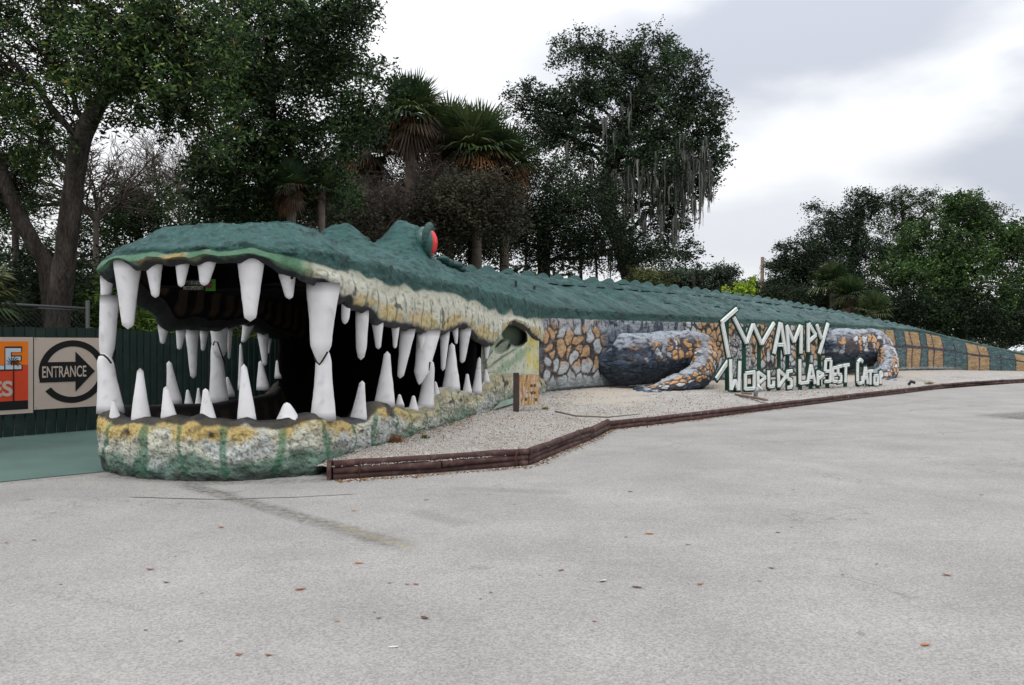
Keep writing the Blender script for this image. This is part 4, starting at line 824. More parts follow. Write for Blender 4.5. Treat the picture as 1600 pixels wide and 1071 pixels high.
# chain link fence behind
M_DSTEEL = mat('weathered_steel', (78, 80, 82), rough=.7, metal=.3)
cl = empty('chain_link_fence', (-9.5, 15.2, 0), 'grey chain link fence top rail and post behind dark green fence', 'fence')
r0, r1 = P(-120, 468, 15.0), P(137, 482.5, 15.6)
for p0, p1, r_, nm_ in ((r0, r1, .028, 'top_rail'), (P(60, 482, 15.4), P(137, 485.5, 15.62), .016, 'tension_wire')):
    k = Acc(); k.tube([p0, p1], r_, 8); k.build(nm_, M_DSTEEL, cl, True)
for px_, Y_ in ((137, 15.6), (-40, 15.2)):
    p = P(px_, 470, Y_); k = Acc(); k.tube([(p[0], p[1], 0), (p[0], p[1], p[2])], .04, 8); k.build('post', M_DSTEEL, cl, True)
k = Acc(); d = (r1 - r0); ln = float(np.hypot(d[0], d[1]))
for s0 in np.arange(-2.2, ln, .09):
    for sg in (1, -1):
        a0, a1 = (s0, s0 + 2.3) if sg > 0 else (s0 + 2.3, s0)
        z0, z1 = 0.0, 2.3
        t0, t1 = np.clip([a0 / ln, a1 / ln], -.0, 1)
        if t0 == t1: continue
        zz0 = z0 + (t0 * ln - a0) / (a1 - a0) * 2.3; zz1 = z0 + (t1 * ln - a0) / (a1 - a0) * 2.3
        k.tube([r0 * [1, 1, 0] + d * [t0, t0, 0] + [0, 0, zz0], r0 * [1, 1, 0] + d * [t1, t1, 0] + [0, 0, zz1]], .0016, 3, cap=False)
k.build('wire_mesh', M_DSTEEL, cl)

# ------------------------------------------------------------------ gravel bed and timber border
curb = np.array([G(519, 750)[:2], G(600, 745)[:2], G(700, 738)[:2], G(825, 727)[:2], G(870, 706)[:2], G(920, 688)[:2], G(950, 672)[:2], G(1080, 657)[:2], G(1175, 644)[:2], G(1350, 622)[:2], G(1420, 614)[:2], G(1481, 606)[:2], G(1543, 601)[:2], G(1600, 598.5)[:2], (26, 34.6), (33, 38.5), (38, 41)])
ctop = np.array([.2, .2, .2, .2, .2, .2, .17, .17, .16, .15, .14, .14, .13, .13, .1, .1, .05])
wall = np.array([(-2.75, 9.9), (-2.45, 10.7), (-2.2, 11.6), (-1.9, 12.9), (-1.5, 14.0), (-1.2, 15.0), (-.9, 16), (-.3, 18), (.5, 20.2), (2.6, 23.5), (6, 26.6), (12, 31.6), (18.5, 37), (22, 39), (27, 41.8), (33, 44.4), (38, 46.5)])
wz = np.array([.12, .14, .15, .17, .19, .2, .22, .26, .30, .32, .33, .34, .34, .28, .10, .02, .0])
def gravel():
    NU, NV = 620, 90; uk = np.arange(len(curb)); uu = np.linspace(0, len(curb) - 1, NU)
    a = herm(uk, curb, uu, .3); bq = herm(uk, wall, uu, .3); za = np.interp(uu, uk, ctop) - .05; zb = np.interp(uu, uk, wz)
    v = np.linspace(0, 1, NV)[None, :, None]; A = np.zeros((NU, NV, 3)); A[..., :2] = a[:, None] * (1 - v) + bq[:, None] * v
    vv = v[..., 0]; A[..., 2] = za[:, None] * (1 - vv) + zb[:, None] * vv
    A[..., 2] += (fbm(A, .8, 3, 601) - .5) * .10 * np.sin(np.pi * vv) + (fbm(A, 10, 3, 603) - .5) * .035
    n1 = fbm(A, 1.1, 4, 611); n2 = fbm(A, 9, 3, 613); n3 = _h((A[..., 0] * 40).astype(int), (A[..., 1] * 40).astype(int), (A[..., 1] * 0).astype(int), 5)
    px_ = px_of(A); sand = sst(.45, .62, vv + (n1 - .5) * .8) * sst(860, 930, px_) * (1 - .6 * sst(1400, 1500, px_))
    c = np.zeros(A.shape) + lin((168, 165, 162)); c = mixc(c, lin((184, 176, 165)), sand); c = mixc(c, lin((112, 92, 78)), sst(.52, .68, n1) * sst(.40, .6, n2) * .6 * (1 - sand)); c = mixc(c, lin((206, 202, 198)), sst(.55, .7, n2) * .5 * (1 - sand)); c = mixc(c, lin((88, 76, 66)), sst(.9, 1.0, vv + (n2 - .5) * .2) * .5)
    me = grid_mesh('gravel_bed', A, c, mat('shell_gravel', attr=True, rough=.95, spec=.1, bump=1, bscale=55, bdist=.02, fine=.24, fscale=110), True)
    setprops(link('gravel_bed', me), kind='structure')
    return A, sand
GA, GS = gravel()
def stones():
    pts = []; cols = []; NUg, NVg = GA.shape[:2]
    tries = 42000; ui = RNG.integers(0, int(NUg * .66), tries); vi = RNG.integers(0, NVg, tries)
    base = np.array([[1, 0, 0], [-1, 0, 0], [0, 1, 0], [0, -1, 0], [0, 0, .7], [0, 0, -.7]], float); tri = np.array([[0, 2, 4], [2, 1, 4], [1, 3, 4], [3, 0, 4], [2, 0, 5], [1, 2, 5], [3, 1, 5], [0, 3, 5]])
    keep = (GS[ui, vi] < .5) | (RNG.random(tries) < .12); ui, vi = ui[keep], vi[keep]; p = GA[ui, vi] + RNG.normal(0, .02, (len(ui), 3)) * [1, 1, .1]
    # keep a denser sprinkle close to the viewer
    keep = RNG.random(len(p)) < np.clip(14 / p[:, 1], .2, 1.0) ; p = p[keep]; m = len(p); s_ = RNG.uniform(.005, .014, m) * np.clip(p[:, 1] / 14, .8, 1.6); s_[RNG.random(m) < .02] *= 1.6
    Q = RNG.normal(0, 1, (m, 3, 3)); q, _ = np.linalg.qr(Q); V = (base[None] * (s_[:, None] * RNG.uniform(.7, 1.3, (m, 6)))[..., None]) @ q + (p + [0, 0, .006])[:, None]
    T = tri[None] + (np.arange(m) * 6)[:, None, None]; br_ = RNG.choice([0, 1, 2, 3], m, p=[.5, .34, .12, .04]); cl_ = np.stack([lin((206, 200, 194)), lin((176, 168, 160)), lin((140, 120, 104)), lin((96, 78, 66))])[br_]
    me = mesh_arrays('gravel_stones', V.reshape(-1, 3), [T.reshape(-1, 3)], mat('stone_chips', attr=True, rough=.9, spec=.15), np.repeat(cl_, 6, 0), False); setprops(link('gravel_stones', me), 'loose white shell and stone chips scattered over the raised bed', 'gravel', kind='stuff')
stones()
border = empty('timber_border', (0, 10, 0), 'low brown landscape timber edging between gravel bed and parking lot', 'edging')
def log(p0, p1, z, r):
    k = Acc(); L_ = np.linalg.norm(np.array(p1) - p0); m = max(4, int(L_ / .25)); t = np.linspace(0, 1, m)[:, None]; pts = np.zeros((m, 3)); pts[:, :2] = np.array(p0) * (1 - t) + np.array(p1) * t; pts[:, 2] = z
    pts[:, :2] += RNG.normal(0, .004, (m, 2)); pts[:, 2] += RNG.normal(0, .0035, m); k.tube(pts, r * (1 + RNG.normal(0, .02, m)), 12); o = k.build('log', M_WOODD, border, True); return o
cs_ = np.concatenate([[0], np.cumsum(np.linalg.norm(np.diff(curb, axis=0), axis=1))])
def cpt(s): return np.array([np.interp(s, cs_, curb[:, 0]), np.interp(s, cs_, curb[:, 1])])
def run(i0, i1, zs, r, L_=2.4):
    for zi, z in enumerate(zs):
        s = cs_[i0]; first = True; e = cs_[i1]
        while s < e - .05:
            q = min(e, s + (L_ * (.55 if first and zi % 2 else 1.0))); nx = [x for x in cs_ if s + .4 < x < q - .2]; 
            log(cpt(s + .01), cpt(q - .01), z, r * random.uniform(.94, 1.04)); s = q; first = False
run(0, 3, (.03, .105, .18), .042); run(3, 5, (.03, .10, .175), .042); run(5, 6, (.06, .145), .055); run(6, 16, (.035, .115), .045, 2.44)
k = Acc(); k.box((curb[0][0] - .03, curb[0][1] + .02, .105), (.05, .12, .24)); k.build('end_block', M_WOODD, border)
for px_, py_ in ((563, 743), (805, 725), (917, 684), (1010, 664)):
    p = G(px_, py_ + 4); q = Acc(); q.tube([(p[0], p[1] - .075, 0), (p[0] + .01, p[1] - .065, .17), (p[0] + .03, p[1] - .01, .22)], .009, 6); q.build('steel_pin', mat('rusty_steel', (84, 56, 44), rough=.9, var=.2), border, True)

# weathered orange board sign on brown post
ws = empty('weathered_board_sign', tuple(G(806, 645, .2)), 'peeling orange wooden board on dark brown post beside jaw hinge', 'sign')
p = G(808, 643, .2); k = Acc(); top = P(806, 584, p[1])[2]; k.box((p[0] - .02, p[1], (top + .05) / 2), (.12, .10, top - .02)); bevel(k.build('post', mat('brown_post_wood', (70, 60, 58), rough=.85, var=.2, vscale=8, bump=.4), ws), .006)
bd = np.array([.86, .51, 0]); bn = np.array([.51, -.86, 0]); b0 = np.array([p[0] + .04, p[1] - .045, 0]); z1 = P(812, 586, p[1])[2]; z0 = P(812, 634, p[1])[2]
def peel_mat():
    m = bpy.data.materials.new('peeling_orange_paint'); m.use_nodes = True; nt = m.node_tree; N = nt.nodes.new; L = nt.links.new; b = nt.nodes['Principled BSDF']; b.inputs['Roughness'].default_value = .85
    geo = N('ShaderNodeNewGeometry'); mp = N('ShaderNodeMapping'); mp.inputs['Scale'].default_value = (22, 22, 4.5); L(geo.outputs['Position'], mp.inputs[0])
    n_ = N('ShaderNodeTexNoise'); n_.inputs['Scale'].default_value = 1; n_.inputs['Detail'].default_value = 6; n_.inputs['Roughness'].default_value = .6; L(mp.outputs[0], n_.inputs['Vector'])
    r = N('ShaderNodeValToRGB'); L(n_.outputs['Fac'], r.inputs[0]); e = r.color_ramp.elements; e[0].position = .34; e[0].color = (*lin((92, 78, 60)), 1); e[1].position = .42; e[1].color = (*lin((170, 132, 84)), 1)
    x = r.color_ramp.elements.new(.54); x.color = (*lin((182, 144, 98)), 1); x = r.color_ramp.elements.new(.575); x.color = (*lin((184, 178, 172)), 1); L(r.outputs[0], b.inputs['Base Color'])
    return m
PM = peel_mat()
zt = np.linspace(z0, z1, 5)
for i in range(4):
    k = Acc(); cz_ = (zt[i] + zt[i + 1]) / 2; k.box(b0 + bd * .24 + [0, 0, cz_], (.47, .022, (zt[i + 1] - zt[i]) - .007), [bd, bn, [0, 0, 1]]); bevel(k.build('plank', PM, ws), .003, 1)
for i, zc in enumerate((.66, .42, .20)):
    zz = z0 + (z1 - z0) * zc; k = Acc(); x = .05
    while x < .42:     # faded brush marks of worn lettering
        if random.random() < .6: k.box(b0 + bd * x + bn * .0125 + [0, 0, zz + random.uniform(-.02, .02)], (random.choice((.012, .05)), .002, random.choice((.05, .014, .06))), [bd, bn, [0, 0, 1]])
        x += .035
    k.build('worn_lettering', mat('faded_dark_paint', (86, 70, 46), rough=.9), ws)['kind'] = 'stuff'

# ------------------------------------------------------------------ SWAMPY letters
LP0 = np.array([6.4, 21.9]); LDv = np.array([.819, .574]); LN = np.array([.574, -.819])   # normal towards the lot
def onp(zx, zy, back=0.0):
    px_ = 1080 + zx * .2125; py_ = 460 + zy * .2125; p0 = LP0 - LN * back
    d = np.array([(px_ - 800) / F, 1.0]); M_ = np.array([[d[0], -LDv[0]], [d[1], -LDv[1]]]); y, t = np.linalg.solve(M_, p0); return np.array([d[0] * y, y, EYE + (HY - py_) / F * y])
N3 = np.array([LN[0], LN[1], 0])
def bar(acc, a, b, w_, th, lift, grooved=False, ext=0.0):
    d = b - a; L_ = np.linalg.norm(d); d = d / L_; s = np.cross(N3, d); s /= np.linalg.norm(s); a = a - d * ext; b = b + d * ext; h_ = w_ / 2
    if grooved: pr = [(-h_, 0), (-h_, th * .75), (-h_ * .75, th), (-h_ * .25, th), (0, th * .35), (h_ * .25, th), (h_ * .75, th), (h_, th * .75), (h_, 0)]
    else: pr = [(-h_, 0), (-h_, th), (h_, th), (h_, 0)]
    m = len(pr); V = [q + s * x + N3 * (y + lift) for q in (a, b) for x, y in pr]; qd = [[i, i + 1, m + i + 1, m + i] for i in range(m - 1)] + [[m - 1, 0, m, 2 * m - 1]]
    acc.add(V, q=qd, t=[[0, i + 1, i] for i in range(1, m - 1)] + [[m, m + i, m + i + 1] for i in range(1, m - 1)])
SW = {
 'S': [(330, 108, 217, 208), (225, 218, 275, 478), (266, 492, 180, 622)],
 'W': [(310, 172, 402, 358), (402, 358, 450, 222), (450, 222, 512, 366), (512, 366, 602, 212)],
 'A': [(650, 208, 604, 438), (655, 215, 690, 440), (628, 372, 668, 372)],
 'M': [(698, 230, 712, 440), (697, 232, 750, 350), (750, 350, 798, 230), (802, 230, 800, 436)],
 'P': [(856, 214, 856, 424), (860, 218, 910, 300), (910, 300, 862, 345)],
 'Y': [(918, 225, 952, 325), (1000, 214, 936, 438)]}
def letters(thingname, label, table, wz_, order, backs, posts, baseback, bk_w, wh_th=.05):
    c0 = onp(*backs, baseback); root = empty(thingname, (c0[0], c0[1], 0.2), label, 'sign')
    for ch in order:
        ky, st = ch; bk = Acc(); 
        for i, s_ in enumerate(st): bar(bk, onp(s_[0] - 5, s_[1] - 2, baseback + .10), onp(s_[2] - 5, s_[3] + 1, baseback + .10), wz_ * bk_w, .05, .003 * i, False, wz_ * .45)
        me = bk.mesh('letter', M_GREEN); lt = link('letter', me, root); lt['label'] = 'white letter ' + ky[0] + ' on dark green backing'
        for i, s_ in enumerate(st):
            k = Acc(); bar(k, onp(s_[0], s_[1], baseback), onp(s_[2], s_[3], baseback), wz_, wh_th, .003 * i, True, 0.0)
            o = k.build('stroke', M_WHITE, lt)
            o.location = Vector((0, 0, 0)); o.matrix_parent_inverse.identity()
    for zx, y0_, y1_ in posts:
        k = Acc(); a = onp(zx, y0_, baseback + .16); k.box((a[0], a[1], (a[2] + .15) / 2), (.10, .07, a[2] - .15)); k.build('post', M_GREEN, root)
    return root
letters('letter_sign', 'large white angular letters spelling SWAMPY on tall green posts', SW, .115, list(SW.items()), (600, 300), [(262, 130, 0), (388, 240, 0), (498, 240, 0), (644, 250, 0), (706, 250, 0), (786, 250, 0), (856, 250, 0), (942, 300, 0)], .45, 1.9, .055)
SG = [('W', [(286, 478, 290, 703), (290, 700, 318, 630), (318, 630, 340, 702), (352, 490, 345, 706)]), ('O', [(394, 582, 394, 703), (458, 572, 458, 698), (394, 582, 462, 572), (394, 697, 462, 692)]), ('R', [(486, 568, 488, 690), (488, 575, 540, 612), (540, 612, 496, 650)]), ('L', [(565, 560, 567, 683), (567, 680, 604, 676), (600, 676, 600, 636)]), ('D', [(637, 553, 640, 683), (638, 558, 688, 606), (688, 606, 640, 677)]),
      ('S', [(738, 563, 698, 570), (702, 570, 704, 622), (704, 622, 730, 628), (730, 628, 732, 682), (732, 682, 702, 686)]), ('L', [(795, 478, 796, 658), (796, 654, 850, 648)]), ('A', [(876, 518, 852, 655), (878, 520, 906, 658), (862, 612, 900, 608)]), ('R', [(926, 562, 928, 668), (928, 570, 968, 590), (968, 590, 934, 618)]),
      ('G', [(1022, 480, 984, 484), (985, 484, 980, 566), (980, 566, 1012, 566), (1022, 484, 1016, 645), (1016, 640, 974, 642)]), ('E', [(1036, 538, 1038, 645), (1036, 543, 1064, 540), (1037, 590, 1060, 587), (1038, 642, 1066, 640)]), ('S', [(1102, 528, 1070, 534), (1074, 534, 1075, 588), (1075, 588, 1096, 592), (1096, 592, 1096, 642), (1096, 642, 1072, 645)]), ('T', [(1110, 525, 1156, 519), (1132, 524, 1130, 648)]),
      ('G', [(1256, 496, 1240, 478), (1240, 478, 1220, 500), (1219, 500, 1217, 640), (1217, 640, 1230, 658), (1230, 658, 1250, 650), (1250, 652, 1250, 600)]), ('A', [(1276, 535, 1258, 658), (1278, 535, 1293, 658), (1264, 618, 1288, 615)]), ('T', [(1292, 568, 1332, 564), (1312, 566, 1312, 664)]), ('O', [(1342, 602, 1342, 662), (1366, 598, 1366, 662), (1340, 600, 1368, 597), (1340, 660, 1368, 660)]), ('R', [(1386, 566, 1388, 658), (1388, 570, 1402, 588), (1402, 588, 1388, 612)])]
letters('slogan_sign', 'small white angular letters spelling WORLDS LARGEST GATOR low on the gravel', SG, .10, SG, (800, 620), [(320, 640, 0), (425, 660, 0), (490, 640, 0), (570, 640, 0), (640, 640, 0), (716, 640, 0), (800, 620, 0), (878, 640, 0), (930, 640, 0), (1000, 600, 0), (1132, 600, 0), (1220, 600, 0), (1312, 620, 0), (1355, 620, 0)], 0.0, 1.75, .045)

# spotlight lying before the letters, timber scraps, hose
sp_ = empty('spotlight', tuple(G(1180, 620, .18)), 'silver ground spotlight on short brown stakes before the letters', 'spotlight')
p = G(1180, 622, .18); k = Acc(); k.tube([p + [0, 0, .0], p + [.02, 0, .16], p + [.10, -.02, .26]], [.05, .06, .09], 10); k.build('lamp_body', mat('dull_aluminium', (150, 152, 154), rough=.4, metal=.6), sp_, True)
k = Acc(); k.tube([p + [.10, -.02, .26], p + [.13, -.03, .29]], [.09, .092], 12); k.build('lens', mat('lamp_glass', (220, 226, 230), rough=.15), sp_, True)
k = Acc(); k.tube([p + [0, 0, -.06], p + [0, 0, .03]], .03, 8); k.build('stake', M_WOODD, sp_, True)
M_OLDW = mat('grey_old_wood', (118, 104, 92), rough=.95, var=.2, vscale=7)
for i, (a, b_, z, l) in enumerate([((1150, 619), (1178, 624), .17, 'long grey wood scrap lying left of ground spotlight'), ((1180, 624), (1197, 628), .17, 'short grey wood scrap lying right of ground spotlight'), ((1160, 617), (1174, 618), .19, 'stubby wood scrap behind ground spotlight')]):
    p, q = G(*a, z), G(*b_, z); k = Acc(); d = q - p; L_ = np.linalg.norm(d); d /= L_; k.box((p + q) / 2 + [0, 0, .04], (L_, .09, .05), [d, [-d[1], d[0], 0], [0, 0, 1]]); o = bevel(k.build('wood_scrap', M_OLDW), .008); setprops(o, l, 'wood scrap', 'wood scraps by the spotlight')
for pts, l in (([(868, 644), (900, 650), (950, 652), (1000, 647)], 'thin dead branch lying across front gravel'), ([(1402, 580), (1410, 582), (1414, 585)], 'thin stick on the sand by hind foot')):
    k = Acc(); k.tube([G(x, y, .24) + [0, 0, random.uniform(-.01, .02)] for x, y in pts], [.018, .016, .013, .008][:len(pts)], 6); setprops(k.build('fallen_branch', M_OLDW, None, True), l, 'branch')
k = Acc(); p = G(1420, 601, .2); k.tube([p + [0, 0, .0], p + [.1, .05, .1], p + [.22, .02, .05]], .05, 7); setprops(k.build('rubble_lump', mat('dark_rubble', (54, 54, 58), rough=.9), None, True), 'small dark lump lying on gravel near timber edging', 'rubble')

# ------------------------------------------------------------------ leaves and litter on the lot
def litter():
    spots = [(346, 825, 9), (235, 891, 12), (238, 849, 0), (95, 914, 6), (53, 845, 7), (10, 849, 7), (260, 911, 10), (274, 870, 6), (228, 986, 7), (282, 1003, 7), (470, 922, 16), (316, 928, 6), (561, 881, 14), (609, 912, 6), (636, 914, 6), (650, 914, 9), (592, 967, 8), (527, 972, 7), (585, 958, 5), (664, 967, 14), (374, 1024, 11), (420, 1025, 11), (553, 799, 8), (667, 782, 8), (996, 919, 16), (1094, 914, 11), (877, 892, 10), (1240, 766, 5), (1216, 833, 8), (1206, 889, 10), (1075, 852, 7), (1480, 900, 13), (1446, 1009, 15), (1317, 899, 6), (1370, 882, 5), (1474, 679, 5), (1237, 825, 5), (1015, 835, 14), (978, 840, 6), (767, 927, 6), (751, 937, 5), (804, 789, 4), (1160, 698, 5), (985, 769, 8), (236, 740, 0), (1187, 909, 7), (929, 972, 7), (925, 986, 5), (843, 900, 4), (1424, 642, 4), (1406, 1064, 5), (1534, 774, 6)]
    tints = [(150, 92, 62), (128, 74, 50), (176, 110, 60), (110, 82, 64), (92, 66, 50)]
    for i, (x, y, L_) in enumerate(spots):
        if not L_: continue
        g = G(x, y); ln = L_ / F * g[1] * 1.25; a = random.uniform(-.6, .6); w_ = ln * random.uniform(.28, .4); t = np.linspace(0, 1, 6); hw = np.sin(np.pi * t ** .8) * w_ / 2 + .001
        cu = random.uniform(.04, .16) * ln; V = []
        for tt, hq in zip(t, hw):
            zc = cu * (2 * tt - 1) ** 2 + .003
            for s_ in (-1, 0, 1): V.append([(tt - .5) * ln, s_ * hq, zc + abs(s_) * hq * .35])
        V = np.array(V); V[:, :2] = V[:, :2] @ np.array([[math.cos(a), math.sin(a)], [-math.sin(a), math.cos(a)]]); me = grid_mesh('fallen_leaf', V.reshape(6, 3, 3), lin(tints[i % 5]), mat('dry_leaf', attr=True, rough=.8), True)
        o = bpy.data.objects.new('fallen_leaf', me); COL.objects.link(o); o.location = g; setprops(o, 'small dry brown leaf lying on the grey parking lot', 'leaf', 'fallen leaves on the parking lot')
    k = Acc()
    for pts in ([(935, 909), (944, 907), (949, 909), (940, 911)], ):
        k.add([G(x, y) + [0, 0, .003 + .004 * i] for i, (x, y) in enumerate(pts)], q=[[0, 1, 2, 3]])
    setprops(k.build('paper_scrap', M_WHITE), 'tiny white paper scrap on the grey parking lot', 'litter')
    k = Acc(); a, b_ = G(607, 1013), G(622, 1012); k.tube([a + [0, 0, .006], b_ + [0, 0, .006]], .004, 6); setprops(k.build('drinking_straw', M_WHITE, None, True), 'thin white straw lying at front of parking lot', 'litter')
    # fine debris along the foot of edging and jaw
    n_ = 1500; cc = RNG.random(n_); s_ = cc ** 1.5 * 14; pts = np.array([cpt(v) for v in s_]); pts = pts + np.abs(RNG.normal(0, .08, (n_, 1))) * np.array([[.5, -.86]]) + [.05, -.06]; V = []; T = []
    for i, p in enumerate(pts):
        r = RNG.uniform(.006, .022); a = RNG.uniform(0, 6.28); V += [[p[0] + r * math.cos(a), p[1] + r * math.sin(a), .004], [p[0] + r * math.cos(a + 2), p[1] + r * math.sin(a + 2), .006], [p[0] + r * math.cos(a + 4), p[1] + r * math.sin(a + 4), .004], [p[0], p[1], .004 + r * .7]]; T += [[4 * i, 4 * i + 1, 4 * i + 3], [4 * i + 1, 4 * i + 2, 4 * i + 3], [4 * i + 2, 4 * i, 4 * i + 3]]
    cl_ = np.stack([lin(q) for q in ((190, 186, 178), (120, 84, 58), (96, 80, 66), (150, 120, 84))])[RNG.integers(0, 4, n_)]
    setprops(link('edge_debris', mesh_arrays('edge_debris', np.array(V), [np.array(T)], mat('debris', attr=True, rough=.95), np.repeat(cl_, 4, 0), False)), 'small stones and dry litter along the timber edging', 'debris', kind='stuff')
    # dry litter and low weeds against the jaw on the bed
    n_ = 5200; ui = RNG.integers(5, 330, n_); vi = (88 - np.abs(RNG.normal(0, 13, n_))).clip(0, 89).astype(int); sel = (vn(GA[ui, vi], 1.1, 77) > .45); ui, vi = ui[sel], vi[sel]; p = GA[ui, vi] + RNG.normal(0, .03, (len(ui), 3)) * [1, 1, 0]; m = len(p)
    a = RNG.uniform(0, 6.28, m); L_ = RNG.uniform(.012, .04, m); d = np.stack([np.cos(a), np.sin(a), RNG.uniform(-.1, .5, m)], 1) * L_[:, None]; s2 = np.stack([-np.sin(a), np.cos(a), np.zeros(m)], 1) * (L_ * .35)[:, None]; p[:, 2] += .012
    V = np.stack([p - d, p + s2, p + d, p - s2], 1).reshape(-1, 3); q = np.arange(4 * m).reshape(-1, 4); cl_ = np.stack([lin(x) for x in ((134, 92, 62), (104, 72, 52), (160, 124, 84), (92, 98, 54))])[RNG.choice(4, m, p=[.4, .3, .2, .1])]
    setprops(link('dry_leaf_litter', mesh_arrays('dry_leaf_litter', V, [q], MATS['dry_leaf'], np.repeat(cl_, 4, 0), False)), 'brown leaf litter gathered on the gravel beside jaw and body', 'leaf litter', kind='stuff')
litter()
def weed(px_, py_, z, n_, h_, tint, label):
    p = G(px_, py_, z); k = Acc()
    for i in range(n_):
        a = random.uniform(0, 6.28); l = h_ * random.uniform(.5, 1); q = p + np.array([random.gauss(0, h_ * .5), random.gauss(0, h_ * .3), 0]); e = q + np.array([math.cos(a) * l * .6, math.sin(a) * l * .6, l]); s_ = np.array([-math.sin(a), math.cos(a), 0]) * .006
        k.add([q - s_, q + s_, e], t=[[0, 1, 2]], c=lin(tint) * random.uniform(.6, 1.3))
    setprops(k.build('weed', mat('weed_blades', attr=True, rough=.8, trans=.2)), label, 'weed', kind='stuff')
weed(615, 694, .12, 260, .16, (136, 92, 60), 'rust brown dry weed tuft at foot of lower jaw'); weed(664, 686, .14, 120, .08, (96, 110, 52), 'low green weed patch beside rust brown tuft')
weed(852, 640, .2, 120, .07, (120, 124, 62), 'yellowish weed patch beside the orange board sign'); weed(898, 692, .02, 60, .10, (100, 130, 60), 'little green weed growing under timber edging bend'); weed(1452, 601, .2, 160, .12, (140, 130, 90), 'dry weed strip on gravel beyond hind foot')

# ------------------------------------------------------------------ vegetation
def leaf_mesh(name, pts, L_, W_, tints, wts, droop=0.3, flat=0.5, m=None):
    k = len(pts); d = RNG.normal(0, 1, (k, 3)); d[:, 2] = d[:, 2] * flat - droop; d /= np.linalg.norm(d, axis=1, keepdims=True); u = RNG.normal(0, 1, (k, 3)); u[:, 2] *= .6; s = np.cross(d, u); s /= np.linalg.norm(s, axis=1, keepdims=True) + 1e-9
    l = (L_ * RNG.uniform(.6, 1.25, k))[:, None]; w_ = (W_ * RNG.uniform(.7, 1.2, k))[:, None]
    V = np.stack([pts - d * l * .5, pts + s * w_ * .5 - d * l * .05, pts + d * l * .5, pts - s * w_ * .5 - d * l * .05], 1).reshape(-1, 3); q = np.arange(4 * k).reshape(-1, 4)
    c = .78 * np.stack([lin(t) for t in tints])[RNG.choice(len(tints), k, p=np.array(wts) / sum(wts))] * RNG.uniform(.75, 1.25, (k, 1)) * (.62 + .95 * sst(.3, .75, fbm(pts, .9, 2, 3)))[:, None]
    return mesh_arrays(name, V, [q], m or M_LEAF, np.repeat(c, 4, 0), False)
def curve_pts(a, b, sag=.15, n_=6, jit=.05):
    a, b = np.array(a, float), np.array(b, float); t = np.linspace(0, 1, n_)[:, None]; L_ = np.linalg.norm(b - a); p = a * (1 - t) + b * t; p[:, 2] += (np.sin(np.pi * t[:, 0]) * sag * L_); p[1:-1] += RNG.normal(0, jit * L_ * .5, (n_ - 2, 3)); return p
OAK = ([(44, 66, 38), (60, 84, 44), (34, 52, 34), (84, 106, 56), (140, 112, 60)], [4, 4, 3, 1.6, .04])
def tree(name, label, cat, trunk, lobes, leaf=(.10, .04), nclump=60, kleaf=40, rc=.35, tints=OAK, group=None, droop=.3, limb_r=.10, barkm=None, twigs=.5, hollow=.55, extra=None):
    """trunk: list of (px,py,Y,r); lobes: (px,py,Y,rx_px,ry_px,weight)"""
    tp = np.array([P(a, b, y) for a, b, y, r in trunk]); tp[0, 2] = -.1; tr = [r for *_, r in trunk]
    root = empty(name, tuple(tp[0] + [0, 0, .1]), label, cat, group)
    k = Acc(); t = np.linspace(0, len(tp) - 1, len(tp) * 4); pp = herm(np.arange(len(tp)), tp, t); rr = np.interp(t, np.arange(len(tp)), tr)
    k.tube(pp, rr * (1 + RNG.normal(0, .04, len(rr))), 12); allp = []; nclump = int(nclump * 1.25)
    for (px_, py_, Y_, rx, ry, wgt) in lobes:
        c = P(px_, py_, Y_); RX = rx / F * Y_; RZ = ry / F * Y_; RY = (RX + RZ) * .45
        att = pp[max(2, min(len(pp) - 1, int(np.argmin(np.linalg.norm(pp - (c - [0, 0, RZ * .8]), axis=1)))))]
        lp = curve_pts(att, c, .08, 8, .05); L_ = np.linalg.norm(c - att); r0 = min(limb_r, .03 + .018 * L_); k.tube(lp, np.linspace(r0, r0 * .35, 8), 7)
        nc = max(3, int(nclump * wgt)); d = RNG.normal(0, 1, (nc, 3)); d /= np.linalg.norm(d, axis=1, keepdims=True); rad = hollow + (1 - hollow) * RNG.random((nc, 1)) ** .6; rad[RNG.random(nc) < .25] *= .55
        cc = c + d * rad * [RX, RY, RZ] * 1.0; ok = vn(cc, 1.1 / max(.35, RX * .38), 11) > .33; cc = cc[ok] if ok.sum() > 3 else cc; nc = len(cc); cc[:, 2] += (vn(cc, .9, 5) - .5) * RZ * .4
        for j in range(nc):
            if RNG.random() < twigs: tw = curve_pts(lp[RNG.integers(3, 8)], cc[j], .06, 4, .1); k.tube(tw, [r0 * .3, r0 * .2, r0 * .14, r0 * .06], 3, cap=False)
        for cen in cc:
            ns_ = RNG.integers(3, 7)
            for _ in range(ns_):
                dd = (cen - c) / (np.linalg.norm(cen - c) + .1) * .8 + RNG.normal(0, .75, 3); dd[2] *= .7; dd /= np.linalg.norm(dd); kl = max(3, int(kleaf / ns_ * RNG.uniform(.7, 1.5))); L2 = rc * RNG.uniform(1.2, 2.3)
                tt = RNG.random((kl, 1)) ** .8; allp.append(cen + dd * tt * L2 + RNG.normal(0, 1, (kl, 3)).clip(-1.4, 1.4) * rc * .24 - np.array([0, 0, 1]) * tt ** 2 * L2 * .2)
    k.build('trunk', barkm or M_BARK, root, True)
    pts = np.concatenate(allp); link('crown', leaf_mesh('crown', pts, leaf[0], leaf[1], tints[0], tints[1], droop), root)
    return root, allp
